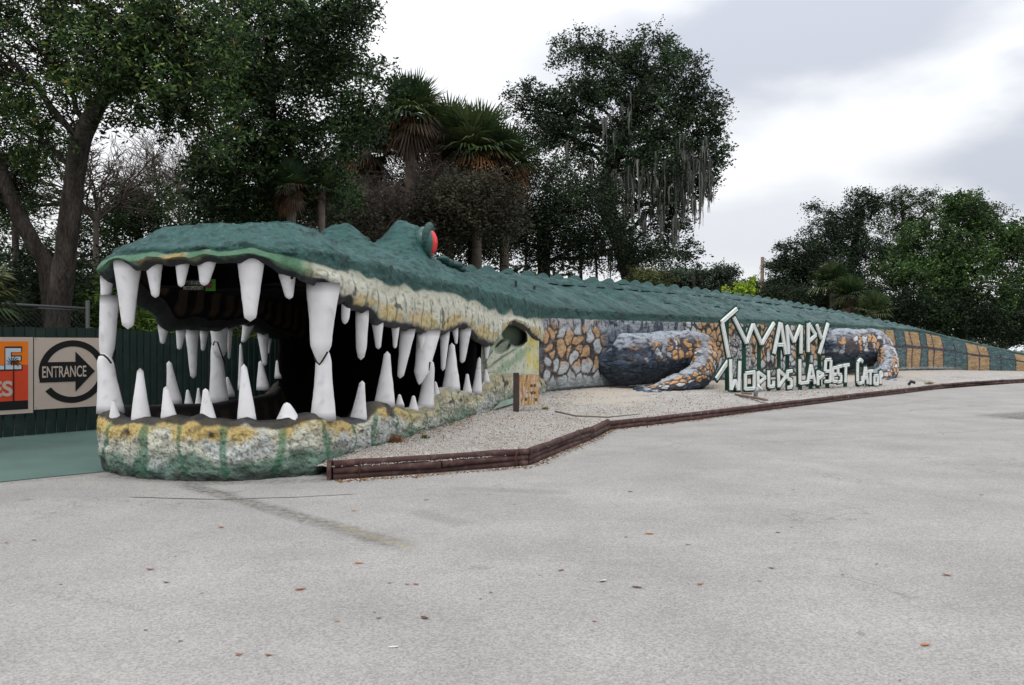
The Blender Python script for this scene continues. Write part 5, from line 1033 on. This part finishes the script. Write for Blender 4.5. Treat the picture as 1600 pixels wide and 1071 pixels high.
# big oak left, trunk behind the fence
tree('oak_tree', 'tall leaning oak with thick ridged trunk behind entrance sign at left', 'tree', [(80, 700, 16.4, .28), (90, 500, 16.4, .24), (102, 400, 16.3, .21), (114, 300, 16.2, .19), (126, 225, 16.0, .20), (150, 170, 15.8, .16), (190, 110, 15.6, .12), (220, 20, 15.5, .07)],
     [(60, 80, 16, 110, 80, 1.2), (190, 90, 15.6, 110, 85, 1.5), (300, 60, 15.5, 90, 70, 1.2), (240, 130, 15.2, 80, 50, 1.0), (100, 170, 16, 80, 50, .7), (270, 175, 15.4, 55, 28, .45), (40, 210, 16.5, 60, 50, .6), (60, -40, 16, 140, 80, 1.2), (240, -50, 15.5, 150, 80, 1.3), (-60, 60, 15, 80, 120, .9), (210, 20, 15.3, 110, 60, 1.0), (330, 200, 16, 50, 50, .35)],
     leaf=(.125, .042), nclump=96, kleaf=42, rc=.24, limb_r=.13, droop=.5, tints=([(54, 76, 42), (74, 100, 50), (38, 58, 38), (116, 134, 66), (168, 124, 60)], [4, 4, 3, 1.8, .04]))
k = Acc(); 
tree('oak_tree', 'slim oak leaning out of frame at far left edge', 'tree', [(82, 700, 17.2, .2), (76, 440, 17.2, .18), (52, 380, 17.1, .16), (25, 330, 17, .15), (0, 260, 16.9, .13), (-30, 180, 16.8, .1)], [(-20, 180, 17, 70, 70, .8), (20, 290, 17.5, 60, 50, .7), (-60, 300, 17, 60, 70, .6), (60, 240, 18, 50, 40, .4)], leaf=(.10, .036), nclump=120, kleaf=40, rc=.24, droop=.5)
tree('oak_tree', 'dense broad oak crown directly above the snout', 'tree', [(440, 700, 21, .3), (436, 400, 21, .26), (425, 250, 21, .22), (420, 120, 20.5, .15), (430, 20, 20, .08)],
     [(420, 60, 20, 100, 75, 1.6), (500, 50, 19.5, 70, 60, 1.1), (345, 110, 19.5, 70, 70, 1.2), (420, 170, 19.5, 100, 70, 1.8), (530, 120, 20, 45, 50, .7), (380, 250, 20, 80, 60, 1.6), (470, 250, 20.5, 60, 60, 1.2), (540, 20, 19.5, 40, 50, .6), (350, 300, 20.5, 60, 45, 1.1), (440, 320, 21, 60, 30, .9), (400, -50, 20, 150, 70, 1.4), (560, 190, 21, 45, 40, .55), (590, 120, 21, 25, 22, .25), (520, 300, 22, 40, 40, .5)],
     leaf=(.13, .05), nclump=118, kleaf=42, rc=.28, limb_r=.16, droop=.45)
tree('oak_tree', 'dark scrubby oak filling the background between trunk and snout', 'tree', [(230, 700, 24, .2), (225, 450, 24, .18), (215, 360, 24, .12)], [(180, 330, 23, 60, 40, 1), (240, 320, 24, 60, 35, .7), (130, 400, 24, 60, 60, 1), (210, 400, 24, 60, 50, 1), (310, 360, 25, 60, 40, 1.0), (30, 400, 22, 60, 60, 1), (60, 470, 20, 90, 40, 1.2), (0, 320, 23, 50, 50, .8), (380, 360, 26, 60, 40, .8)], leaf=(.12, .045), nclump=110, kleaf=40, rc=.32)
# undergrowth behind the fence
def bush(name, label, lobes, leaf, nclump, kleaf, rc, tints, cat='shrub', group=None):
    px_, py_, Y_ = lobes[0][:3]; return tree(name, label, cat, [(px_, 600, Y_, .08), (px_, py_ + 10, Y_, .05)], lobes, leaf, nclump, kleaf, rc, tints, group, limb_r=.05, twigs=.3, hollow=.2)
YG = ([(74, 104, 40), (104, 134, 52), (52, 76, 36), (140, 160, 70)], [3, 3, 3, 1])
DK = ([(36, 52, 34), (48, 66, 38), (28, 42, 30), (66, 84, 46)], [4, 4, 3, 1])
bush('shrub', 'leafy green shrub seen through open mouth above fence', [(230, 505, 18, 50, 30, 1), (290, 515, 18.5, 40, 25, 1), (160, 490, 18, 40, 35, .9), (370, 520, 20, 45, 22, .8), (430, 528, 21, 40, 20, .7)], (.13, .03), 70, 45, .25, YG)
bush('shrub', 'dark shrub mass behind dark green fence at left', [(60, 450, 17.8, 70, 50, 1), (0, 500, 16.5, 60, 40, 1), (140, 470, 19, 50, 60, 1), (100, 500, 17.8, 60, 30, .8), (-60, 450, 16, 60, 70, .8)], (.12, .04), 90, 45, .26, DK)

# palms
def fan_frond(k, c, d, L_, spread, nl, droop, tint, dead=False):
    d = d / np.linalg.norm(d); side = np.cross(d, [0, 0, 1]); side /= np.linalg.norm(side) + 1e-6; up = np.cross(side, d); hub = c + d * L_ * .38 - np.array([0, 0, .05 * L_])
    k.tube([c, (c + hub) / 2 + up * .03 * L_, hub], [.018, .014, .01], 3, c=lin(tint) * .8, cap=False)
    for i in range(nl):
        a = (i / (nl - 1) - .5) * 2 * spread; e = d * math.cos(a) + side * math.sin(a) + up * .25 * (1 - abs(a) / spread) * (0 if dead else 1); l = L_ * .70 * (1 - .28 * abs(a) / spread) * random.uniform(.88, 1.08)
        m = hub + e * l * .6; tip = hub + e * l + np.array([0, 0, -droop * l * random.uniform(.5, 1.2)]); w_ = .045 * L_; s_ = np.cross(e, up); s_ = s_ / (np.linalg.norm(s_) + 1e-6) * w_ * .5
        k.add([hub - s_ * .3, hub + s_ * .3, m + s_, m - s_, tip], q=[[0, 1, 2, 3]], t=[[3, 2, 4]], c=.7 * lin(tint) * random.uniform(.6, 1.3))
def palm(label, px_, top, Y_, trunkr, R0_, nf=40, nd=26, base=600, lean=0, seed=0, cat='palm tree', skirt=1.0):
    random.seed(seed); R_ = R0_ * .9; c = P(px_, top, Y_); g = P(px_ + lean, base, Y_); g[2] = -.1; root = empty('palm_tree', (g[0], g[1], 0), label, cat)
    if c[2] > 1.2:
        k = Acc(); m = 14; t = np.linspace(0, 1, m)[:, None]; pts = g * (1 - t) + c * t; k.tube(pts, trunkr * (1 + .06 * np.sin(np.arange(m) * 2.2)), 10); k.build('trunk', mat('palm_bark', (96, 86, 78), rough=.95, var=.25, vscale=5, bump=.7, bscale=14, bdist=.03), root, True)
    k = Acc()
    for i in range(nf):
        az = i * 2.399 + random.uniform(-.2, .2); el = R(82 - 105 * (i / nf) ** .8); d = np.array([math.cos(az) * math.cos(el), math.sin(az) * math.cos(el), math.sin(el)]); fan_frond(k, c, d, R_ * random.uniform(.8, 1.12), R(100), 24, .08 + .30 * (i / nf), random.choice([(66, 90, 54), (84, 106, 62), (52, 72, 46), (104, 118, 74)]))
    k.build('crown', M_LEAF, root)
    if nd:
        k = Acc()
        for i in range(nd):
            az = random.uniform(0, 6.28); el = R(14 - 92 * random.random() ** .9); d = np.array([math.cos(az) * math.cos(el), math.sin(az) * math.cos(el), math.sin(el)]); fan_frond(k, c - np.array([0, 0, .15 * R_]), d, R_ * random.uniform(.5, .95) * skirt, R(62), 14, .5, random.choice([(118, 84, 56), (96, 70, 52), (138, 96, 60), (82, 68, 56), (110, 98, 78), (72, 60, 48)]), True)
        k.build('dead_fronds', M_LEAF, root)
    random.seed(7 + seed); return root
palm('tall cabbage palm with bare grey trunk and brown skirt, left of the pair', 641, 178, 28, .19, 1.75, 54, 110, seed=1)
palm('cabbage palm crown with orange brown skirt, right of the tall one', 745, 232, 30, .2, 2.15, 50, 130, seed=2)
palm('cabbage palm with bulky brown skirt nearest to mossy oak', 788, 252, 31.5, .2, 1.95, 40, 110, seed=3)
palm('half hidden cabbage palm below tall palm, at its left', 572, 232, 30, .18, 1.9, 34, 40, seed=4)
palm('cabbage palm between the two brown skirted palms', 702, 210, 31, .19, 1.75, 30, 100, seed=11)
palm('low palm with hanging tan dead fronds right behind the snout', 455, 288, 19.5, .12, .85, 16, 34, seed=5)
palm('low palm with one rust coloured dead frond behind the snout', 502, 292, 20.5, .1, .75, 14, 16, seed=6)
palm('palm clump on right behind the tail, low and dark green', 1330, 462, 46, .15, 1.7, 34, 4, seed=7)
palm('short bright fan palm just above the tail', 1365, 486, 44, .15, 1.5, 26, 0, seed=8)
palm('tall feathery palm in dark trees behind tail', 1300, 440, 50, .15, 1.9, 34, 4, seed=9)
# palmetto at the left edge in front of the fence
k = Acc(); pr = empty('palmetto', (-8.4, 11.3, 0), 'palmetto fronds hanging over the orange sign at left edge', 'palmetto')
c0 = P(-55, 470, 11.2)
for i in range(16):
    az = i * 2.399; el = R(60 - 90 * (i / 16)); d = np.array([math.cos(az) * math.cos(el), math.sin(az) * math.cos(el), math.sin(el)]); fan_frond(k, c0, d, .95 * random.uniform(.8, 1.1), R(90), 22, .35, random.choice([(60, 84, 48), (96, 104, 62), (70, 88, 50)]))
k.build('fronds', M_LEAF, pr); k = Acc(); k.tube([(c0[0], c0[1], -.05), c0], .1, 8); k.build('trunk', M_BARK, pr, True)

# mossy live oak
moss_root, mp = tree('live_oak', 'big live oak draped in grey hanging moss in the centre', 'tree', [(1000, 640, 37, .5), (985, 430, 37, .45), (950, 330, 37, .40), (955, 260, 37, .36), (985, 190, 37, .28), (1000, 140, 37, .18), (1010, 100, 37, .1)],
     [(905, 75, 37, 38, 32, .55), (960, 90, 37, 45, 35, .7), (1015, 85, 37, 45, 35, 1.0), (1060, 120, 36.5, 40, 42, 1.0), (1090, 175, 36.5, 42, 35, 1.2), (1105, 235, 36.5, 30, 45, 1.0), (1030, 170, 36, 50, 45, 1.3), (960, 180, 36.5, 45, 35, .8), (900, 150, 37, 40, 28, .7), (870, 165, 37.5, 30, 25, .5), (825, 150, 37.5, 26, 20, .30), (805, 170, 37.5, 18, 10, .15), (850, 205, 37, 40, 25, .7), (890, 220, 37, 45, 28, .8), (960, 250, 36.5, 55, 40, 1.3), (1040, 250, 36, 50, 40, 1.2), (1010, 310, 36.5, 55, 35, 1.1), (1100, 290, 36.5, 20, 18, .3), (1050, 340, 37, 30, 30, .6), (1050, 390, 38, 30, 22, .4), (840, 190, 37.5, 20, 14, .2), (1075, 395, 39, 20, 12, .2), (930, 130, 37, 40, 30, .7), (985, 130, 36.6, 40, 30, .8), (1000, 220, 36, 50, 35, 1.0)],
     leaf=(.15, .08), nclump=100, kleaf=38, rc=.34, limb_r=.2, twigs=.45, tints=([(44, 62, 42), (60, 80, 50), (34, 50, 38), (80, 98, 62)], [4, 4, 3, 1.2]))
def moss(root, spots):
    V = []; Q = []; C_ = []; b = 0
    for (px_, py_, Y_, n_, len_, sx) in spots:
        nt_ = max(3, n_ // 9); tuf = [(random.gauss(0, sx * 1.6), random.gauss(0, 20), random.uniform(.25, 1.0)) for _ in range(nt_)]
        for i in range(int(n_ * 1.8)):
            ox, oy, tl = random.choice(tuf); q = random.gauss(0, 2.6); p = P(px_ + ox + q, py_ + oy + abs(q) * 1.5, Y_ + random.gauss(0, .4)); L_ = len_ * tl * math.exp(-(q / 4.5) ** 2) * random.uniform(.5, 1.1); w0 = random.uniform(.01, .035); a = random.uniform(0, 3.14); dx, dy = math.cos(a), math.sin(a); m = 5; x = np.zeros(2)
            cc = lin((116, 118, 112)) * random.uniform(.4, 1.2)
            for j in range(m + 1):
                t = j / m; ww = w0 * (1 - t) ** .6 + .008; x = x + np.array([random.gauss(0, .02), random.gauss(0, .02)]); V += [[p[0] + x[0] - dx * ww, p[1] + x[1] - dy * ww, p[2] - t * L_], [p[0] + x[0] + dx * ww, p[1] + x[1] + dy * ww, p[2] - t * L_]]; C_ += [cc, cc]
                if j < m: Q.append([b + 2 * j, b + 2 * j + 1, b + 2 * j + 3, b + 2 * j + 2])
            b += 2 * (m + 1)
    link('hanging_moss', mesh_arrays('hanging_moss', np.array(V), [np.array(Q)], M_MOSS, np.array(C_), False), root)
moss(moss_root, [(1078, 240, 35.6, 150, 3.0, 12), (1060, 265, 35.8, 120, 2.8, 9), (1095, 250, 35.7, 90, 3.0, 7), (1010, 270, 35.8, 110, 2.4, 14), (985, 290, 36, 70, 2.2, 10), (1030, 290, 36, 90, 2.6, 10), (975, 170, 36, 50, 1.6, 6), (965, 180, 36, 30, 1.5, 10), (1110, 270, 36, 30, 1.8, 5), (870, 215, 36.8, 30, 1.2, 14), (920, 240, 36.5, 50, 1.6, 20), (1010, 340, 36.5, 70, 1.8, 20), (1000, 180, 36, 30, 1.2, 20), (950, 380, 38, 60, 2.0, 40), (1045, 320, 36, 40, 2.0, 10)])
# dark oaks in the middle
tree('oak_tree', 'dark rounded oak right behind the neck, under mossy oak', 'tree', [(850, 640, 34, .35), (850, 430, 34, .3), (845, 330, 34, .2)], [(830, 320, 33, 60, 40, 1.4), (890, 330, 33, 60, 45, 1.5), (860, 380, 33.5, 70, 35, 1.4), (940, 370, 34, 60, 45, 1.4), (780, 360, 33.5, 50, 40, 1.1), (860, 275, 34.5, 45, 25, .8), (1000, 400, 34.5, 45, 25, .8), (930, 300, 34.5, 40, 28, .9)], leaf=(.12, .06), nclump=120, kleaf=40, rc=.40, tints=DK)
tree('oak_tree', 'dark green oak behind the red eye', 'tree', [(740, 640, 32, .3), (740, 420, 32, .22), (735, 350, 32, .15)], [(730, 320, 31, 50, 40, 1.2), (740, 370, 31.5, 60, 40, 1.3), (700, 350, 31.5, 45, 40, .8), (770, 300, 32, 35, 40, .8), (690, 300, 33, 40, 35, .4)], leaf=(.12, .06), nclump=110, kleaf=40, rc=.38, tints=DK)
tree('oak_tree', 'low dark oak showing between snout and eye ridges', 'tree', [(600, 640, 34, .3), (600, 420, 34, .2), (590, 340, 34, .12)], [(560, 330, 33, 60, 40, .7), (620, 340, 33, 60, 40, .7), (650, 290, 34, 40, 40, .5), (500, 340, 33, 50, 40, .8), (590, 280, 34, 50, 40, .6), (540, 250, 34, 40, 40, .5)], leaf=(.12, .055), nclump=90, kleaf=36, rc=.42, tints=([(52, 60, 44), (70, 76, 52), (88, 80, 60), (40, 50, 38)], [3, 3, 1, 3]))
# bare twiggy shrubs
def bare(label, px_, py0, Y_, H_, n_, spread, seed, base=None):
    random.seed(seed); g = P(px_, py0, Y_); root = empty('bare_shrub', (g[0], g[1], 0), label, 'shrub'); k = Acc(); cnt = [0]
    def grow(p, d, L_, r, lv):
        if lv == 0 or cnt[0] > n_: return
        cnt[0] += 1; pts = [p]; q = p
        for i in range(3):
            d = d + np.array([random.gauss(0, .22), random.gauss(0, .22), random.gauss(0, .16)]); d = d / np.linalg.norm(d); q = q + d * L_ / 3; pts.append(q)
        k.tube(pts, [r, r * .85, r * .7, r * .5], 3 if r < .03 else 6, cap=False)
        for c in range(random.choice((2, 3, 3))):
            nd = d + np.array([random.gauss(0, spread), random.gauss(0, spread), random.gauss(.05, spread * .7)]); nd /= np.linalg.norm(nd); grow(pts[random.choice((1, 2, 3))], nd, L_ * random.uniform(.62, .86), r * .70, lv - 1)
    z0 = P(px_, base, Y_)[2] if base else .0; k.tube([(g[0], g[1], -.1), (g[0], g[1], max(z0, .3))], [.09, .07], 8)
    for i in range(9):
        cnt[0] = 0; grow(np.array([g[0], g[1], max(z0 - .3, .1)]), np.array([random.gauss(0, .8), random.gauss(0, .4), 1.0]), H_ * .36, .045, 6)
    k.build('branches', M_TWIG, root, True); random.seed(seed + 50)
bare('leafless grey shrub between snout and far eye ridge', 520, 400, 27, 3.6, 900, .55, 21, 380); bare('leafless grey shrub above far eye ridge', 600, 400, 28, 3.8, 1000, .55, 22, 370)
bare('leafless grey shrub under the tall palm', 655, 400, 29, 3.6, 900, .55, 23, 350); bare('leafless grey shrub below the orange skirted palm', 700, 400, 29, 3.4, 700, .55, 24, 340)
bare('pale leafless tree in the sky gap left of snout', 285, 400, 30, 5.0, 900, .5, 25, 350); bare('leafless tree by the sky gap, further left', 240, 400, 32, 4.4, 500, .5, 26, 330)
bare('leafless brush right of the big trunk', 150, 400, 21, 2.6, 400, .5, 29, 330)
# distant and right-hand trees
tree('oak_tree', 'dark spreading oak at right beside the utility pole', 'tree', [(1330, 640, 58, .4), (1330, 450, 58, .35), (1335, 380, 58, .25), (1350, 330, 58, .15)], [(1350, 320, 57, 26, 22, .7), (1320, 350, 57, 30, 25, .8), (1290, 370, 57, 35, 25, .8), (1250, 400, 56, 35, 22, .9), (1225, 415, 56, 20, 10, .3), (1290, 420, 56, 50, 30, 1.2), (1350, 390, 56.5, 45, 35, 1.2), (1340, 440, 56, 55, 25, 1.1), (1240, 440, 57, 35, 18, .7), (1275, 330, 57.5, 10, 8, .1)], leaf=(.17, .09), nclump=150, kleaf=38, rc=.45, tints=([(40, 58, 40), (54, 74, 48), (32, 46, 36), (70, 90, 56)], [4, 4, 3, 1]))
tree('oak_tree', 'thin airy oak between dark oak and bright green tree', 'tree', [(1415, 640, 60, .3), (1415, 400, 60, .22), (1410, 330, 60, .12)], [(1405, 312, 60, 22, 18, .5), (1430, 335, 60, 25, 22, .5), (1395, 345, 60, 22, 22, .5), (1455, 315, 61, 18, 12, .25), (1410, 380, 59, 35, 30, .9), (1490, 330, 62, 30, 20, .35), (1550, 340, 62, 30, 20, .3)], leaf=(.17, .08), nclump=130, kleaf=34, rc=.45)
tree('broadleaf_tree', 'bright green leafy tree at right rising above the tail', 'tree', [(1500, 640, 52, .35), (1500, 450, 52, .3), (1500, 370, 52, .2)], [(1508, 330, 51, 30, 28, 1.0), (1450, 380, 51, 45, 35, 1.3), (1500, 400, 50, 50, 40, 1.6), (1555, 370, 51, 40, 38, 1.2), (1590, 400, 51, 40, 50, 1.3), (1440, 440, 50, 45, 30, 1.2), (1530, 450, 50, 55, 35, 1.5), (1400, 420, 51, 30, 25, .7), (1640, 380, 51, 50, 60, 1.2), (1490, 306, 51, 9, 8, .1), (1620, 470, 51, 50, 40, 1.1)], leaf=(.20, .10), nclump=120, kleaf=38, rc=.42, tints=([(58, 84, 44), (76, 106, 52), (42, 64, 38), (98, 126, 62), (130, 150, 76)], [4, 4, 3, 1.5, .3]))
bush('hedge', 'very dark bushes between trees and tail at right', [(1420, 480, 49, 50, 25, 1.5), (1480, 490, 49, 50, 28, 1.5), (1540, 500, 49, 50, 28, 1.5), (1600, 505, 50, 50, 30, 1.5), (1350, 480, 50, 50, 25, 1.3), (1280, 470, 52, 50, 22, 1.3), (1660, 500, 50, 50, 35, 1.4), (1220, 462, 55, 40, 14, 1.0)], (.17, .08), 110, 40, .5, DK, 'hedge')
bush('far_tree_line', 'hazy distant trees low on the horizon beyond the ridge', [(1100, 440, 85, 45, 20, 1.3), (1060, 435, 85, 35, 16, 1), (1150, 452, 88, 40, 14, 1.2), (1200, 452, 88, 35, 14, 1.1), (1020, 440, 85, 40, 18, 1), (1130, 425, 85, 20, 9, .4)], (.28, .15), 130, 40, .55, ([(66, 82, 64), (82, 96, 76), (54, 68, 56)], [3, 3, 3]), 'trees')
bush('sapling', 'bright yellow green sapling left of utility pole', [(1160, 452, 42, 12, 9, 1), (1172, 446, 42, 8, 12, .5)], (.16, .08), 26, 26, .18, ([(150, 176, 56), (176, 196, 70), (110, 140, 44)], [3, 2, 2]), 'sapling')
bush('sapling', 'small yellow green sapling peeking over the ridge', [(1136, 456, 42, 7, 9, 1), (1146, 462, 42, 8, 4, .5)], (.16, .08), 18, 24, .16, ([(160, 180, 60), (180, 196, 76), (120, 144, 50)], [3, 2, 2]), 'sapling')
tree('oak_tree', 'grey brown scrubby oak beneath the palms behind snout', 'tree', [(560, 640, 36, .2), (560, 420, 36, .15), (560, 360, 36, .1)], [(500, 330, 36, 60, 45, 1.2), (570, 300, 36, 60, 45, 1.2), (640, 330, 36, 60, 50, 1.3), (700, 310, 36, 50, 45, 1.1), (760, 330, 37, 50, 50, 1.2), (600, 370, 35, 80, 35, 1.3), (690, 380, 35, 80, 35, 1.3), (520, 270, 36, 35, 35, .7), (670, 270, 37, 50, 30, .8), (720, 270, 37, 50, 30, .9), (720, 320, 27, 45, 40, 1.3), (775, 320, 27, 45, 45, 1.3), (690, 350, 27, 40, 35, 1.0), (660, 335, 27, 25, 30, .5), (540, 340, 26, 45, 30, .6)], leaf=(.13, .06), nclump=110, kleaf=40, rc=.42, tints=([(58, 60, 46), (74, 70, 54), (46, 52, 40), (92, 80, 62)], [3, 3, 3, 1.5]))
bush('shrub', 'pale green shrub behind ridge below mossy oak', [(1005, 432, 33, 22, 12, 1), (1030, 440, 34, 22, 10, .8)], (.14, .05), 40, 30, .25, ([(96, 104, 62), (116, 118, 74), (74, 84, 52)], [3, 3, 3]))
def woods():    # far wood all around so that the horizon is closed from any side
    n_ = 46000; a = RNG.uniform(-2.9, 2.9, n_); r = RNG.uniform(95, 140, n_); hgt = (5.5 + 4 * vn(np.stack([a * 9, a * 0, a * 0], 1), 1, 9)) ; z = RNG.random(n_) ** .7 * hgt; p = np.stack([np.sin(a) * r, np.cos(a) * r, z], 1)
    me = leaf_mesh('far_woods', p, 1.1, .7, [(52, 68, 50), (66, 82, 60), (44, 58, 46)], [1, 1, 1], .1); setprops(link('far_woods', me), 'far dark wood closing the horizon behind everything', 'woods', kind='stuff')
    n_ = 26000; x = RNG.uniform(-45, 4, n_); y = 40 + RNG.uniform(0, 14, n_) + np.abs(x) * .05; hgt = 3 + 4.0 * vn(np.stack([x * .3, y * .3, y * 0], 1), 1, 19); z = RNG.random(n_) ** .8 * hgt
    x2 = RNG.uniform(8, 75, 16000); y2 = 66 + RNG.uniform(0, 10, 16000) + x2 * .05; z2 = RNG.random(16000) ** .8 * (3.2 + 1.5 * vn(np.stack([x2 * .3, y2 * .3, y2 * 0], 1), 1, 29)); x, y, z = np.concatenate([x, x2]), np.concatenate([y, y2]), np.concatenate([z, z2])
    me = leaf_mesh('undergrowth', np.stack([x, y, z], 1), .42, .22, DK[0], DK[1], .2); setprops(link('undergrowth', me), 'dark tangled undergrowth deep behind the trees', 'undergrowth', kind='stuff')
woods()
# trunks deep in the wood
for i, (px_, r_, y1, Y_) in enumerate([(905, .1, 330, 39), (930, .08, 350, 40), (1083, .09, 425, 41), (820, .09, 340, 38), (20, .1, 250, 21), (180, .08, 330, 26)]):
    random.seed(40 + i); k = Acc(); a = P(px_, y1, Y_); k.tube([(a[0], a[1], -.1), (a[0] + .1, a[1], a[2] * .5), a], [r_ * 1.2, r_, r_ * .6], 7)
    labs = ['thin dark trunk under mossy oak, left of centre', 'thin dark trunk under mossy oak, nearer the middle', 'slim trunk at right foot of the mossy oak', 'slim trunk behind the neck beside dark oak', 'thin straight trunk at the far left', 'thin trunk between big trunk and snout']
    root = empty('bare_tree', (a[0], a[1], 0), labs[i], 'tree'); k.build('trunk', M_BARK, root, True)
# utility pole with lamp, cable
up_ = empty('utility_pole', (19.2, 60, 0), 'brown wooden utility pole with small street light, beyond ridge', 'utility pole')
a = P(1188.5, 640, 60); b_ = P(1191.5, 402, 60); k = Acc(); k.tube([(a[0], 60, -.1), tuple(b_)], [.16, .13], 10); k.build('pole', mat('pole_wood', (126, 108, 98), rough=.9, var=.15), up_, True)
k = Acc(); k.tube([P(1192, 416, 60), P(1200, 415, 60), P(1206, 419, 60)], .04, 6); k.build('arm', M_METAL, up_, True)
k = Acc(); k.tube([P(1195, 409, 60), P(1198, 412, 60), P(1202, 414, 60)], [.05, .12, .3], 10); k.tube([P(1202, 414, 60), P(1203.5, 413, 60)], [.3, .32], 10); k.build('lamp_head', mat('lamp_grey', (150, 150, 140), rough=.5), up_, True)
k = Acc(); k.tube([P(1189, 424, 60), P(1180, 440, 60)], .02, 4); k.build('guy_wire', M_METAL, up_)
k = Acc(); pts = [P(1192, 412, 60), P(1225, 424, 58), P(1264, 433, 56), P(1330, 446, 53), P(1400, 452, 50), P(1500, 451, 48), P(1600, 445, 46), P(1760, 425, 44)]; k.tube(pts, .022, 5); setprops(k.build('overhead_cable', mat('black_cable', (30, 30, 32), rough=.6), None, True), 'sagging black overhead cable crossing before the right trees', 'cable')
# parked white car beyond the tail
def car():
    x0, Y_ = P(1577, 540, 60)[0], 60.0; root = empty('parked_car', (x0 + 2.2, Y_, 0), 'white parked car mostly hidden beyond the tail tip', 'car')
    prof = [(0, .45), (.0, .80), (.15, .92), (.9, 1.02), (1.35, 1.36), (1.7, 1.46), (3.0, 1.46), (3.6, 1.08), (4.3, 1.0), (4.45, .8), (4.45, .42)]
    def ext(pr, y0, y1, m, nm, tp=0):
        q = len(pr); V = [(x0 + x, Y_ + y0 + (tp if z > 1.05 else 0), z) for x, z in pr] + [(x0 + x, Y_ + y1 - (tp if z > 1.05 else 0), z) for x, z in pr]; me = bpy.data.meshes.new(nm)
        me.from_pydata(V, [], [list(range(q))[::-1], list(range(q, 2 * q))] + [[i, (i + 1) % q, q + (i + 1) % q, q + i] for i in range(q)]); me.update(); me.materials.append(m); return link(nm, me, root)
    cb = ext(prof, 0, 1.75, mat('white_car_paint', (222, 226, 228), rough=.25, spec=.6), 'body', .12); bevel(cb, .04)
    gm = mat('dark_car_glass', (22, 26, 30), rough=.08, spec=.8)
    ext([(1.05, 1.06), (1.42, 1.34), (1.72, 1.41), (2.25, 1.41), (2.25, 1.06)], .105, .13, gm, 'side_window'); ext([(2.33, 1.06), (2.33, 1.41), (2.95, 1.41), (3.42, 1.08)], .105, .13, gm, 'side_window')
    for wx_ in (.85, 3.6):
        for wy_ in (.0, 1.6):
            k = Acc(); k.tube([(x0 + wx_, Y_ + wy_ - .03, .33), (x0 + wx_, Y_ + wy_ + .18, .33)], .33, 20); wl = k.build('wheel', mat('tyre', (28, 28, 30), rough=.8), root, True); k = Acc(); k.tube([(x0 + wx_, Y_ + wy_ - .04, .33), (x0 + wx_, Y_ + wy_ - .03, .33)], .2, 14); r = k.build('rim', M_METAL, wl); r.location = (0, 0, 0)
    k = Acc(); k.box((x0 + .02, Y_ + .25, .78), (.06, .3, .12)); k.build('headlight', mat('lamp_glass', (220, 226, 230)), root)
car()
print('objects', len(bpy.data.objects), 'tris approx', sum(len(o.data.loops) - 2 * len(o.data.polygons) for o in bpy.data.objects if o.type == 'MESH'))
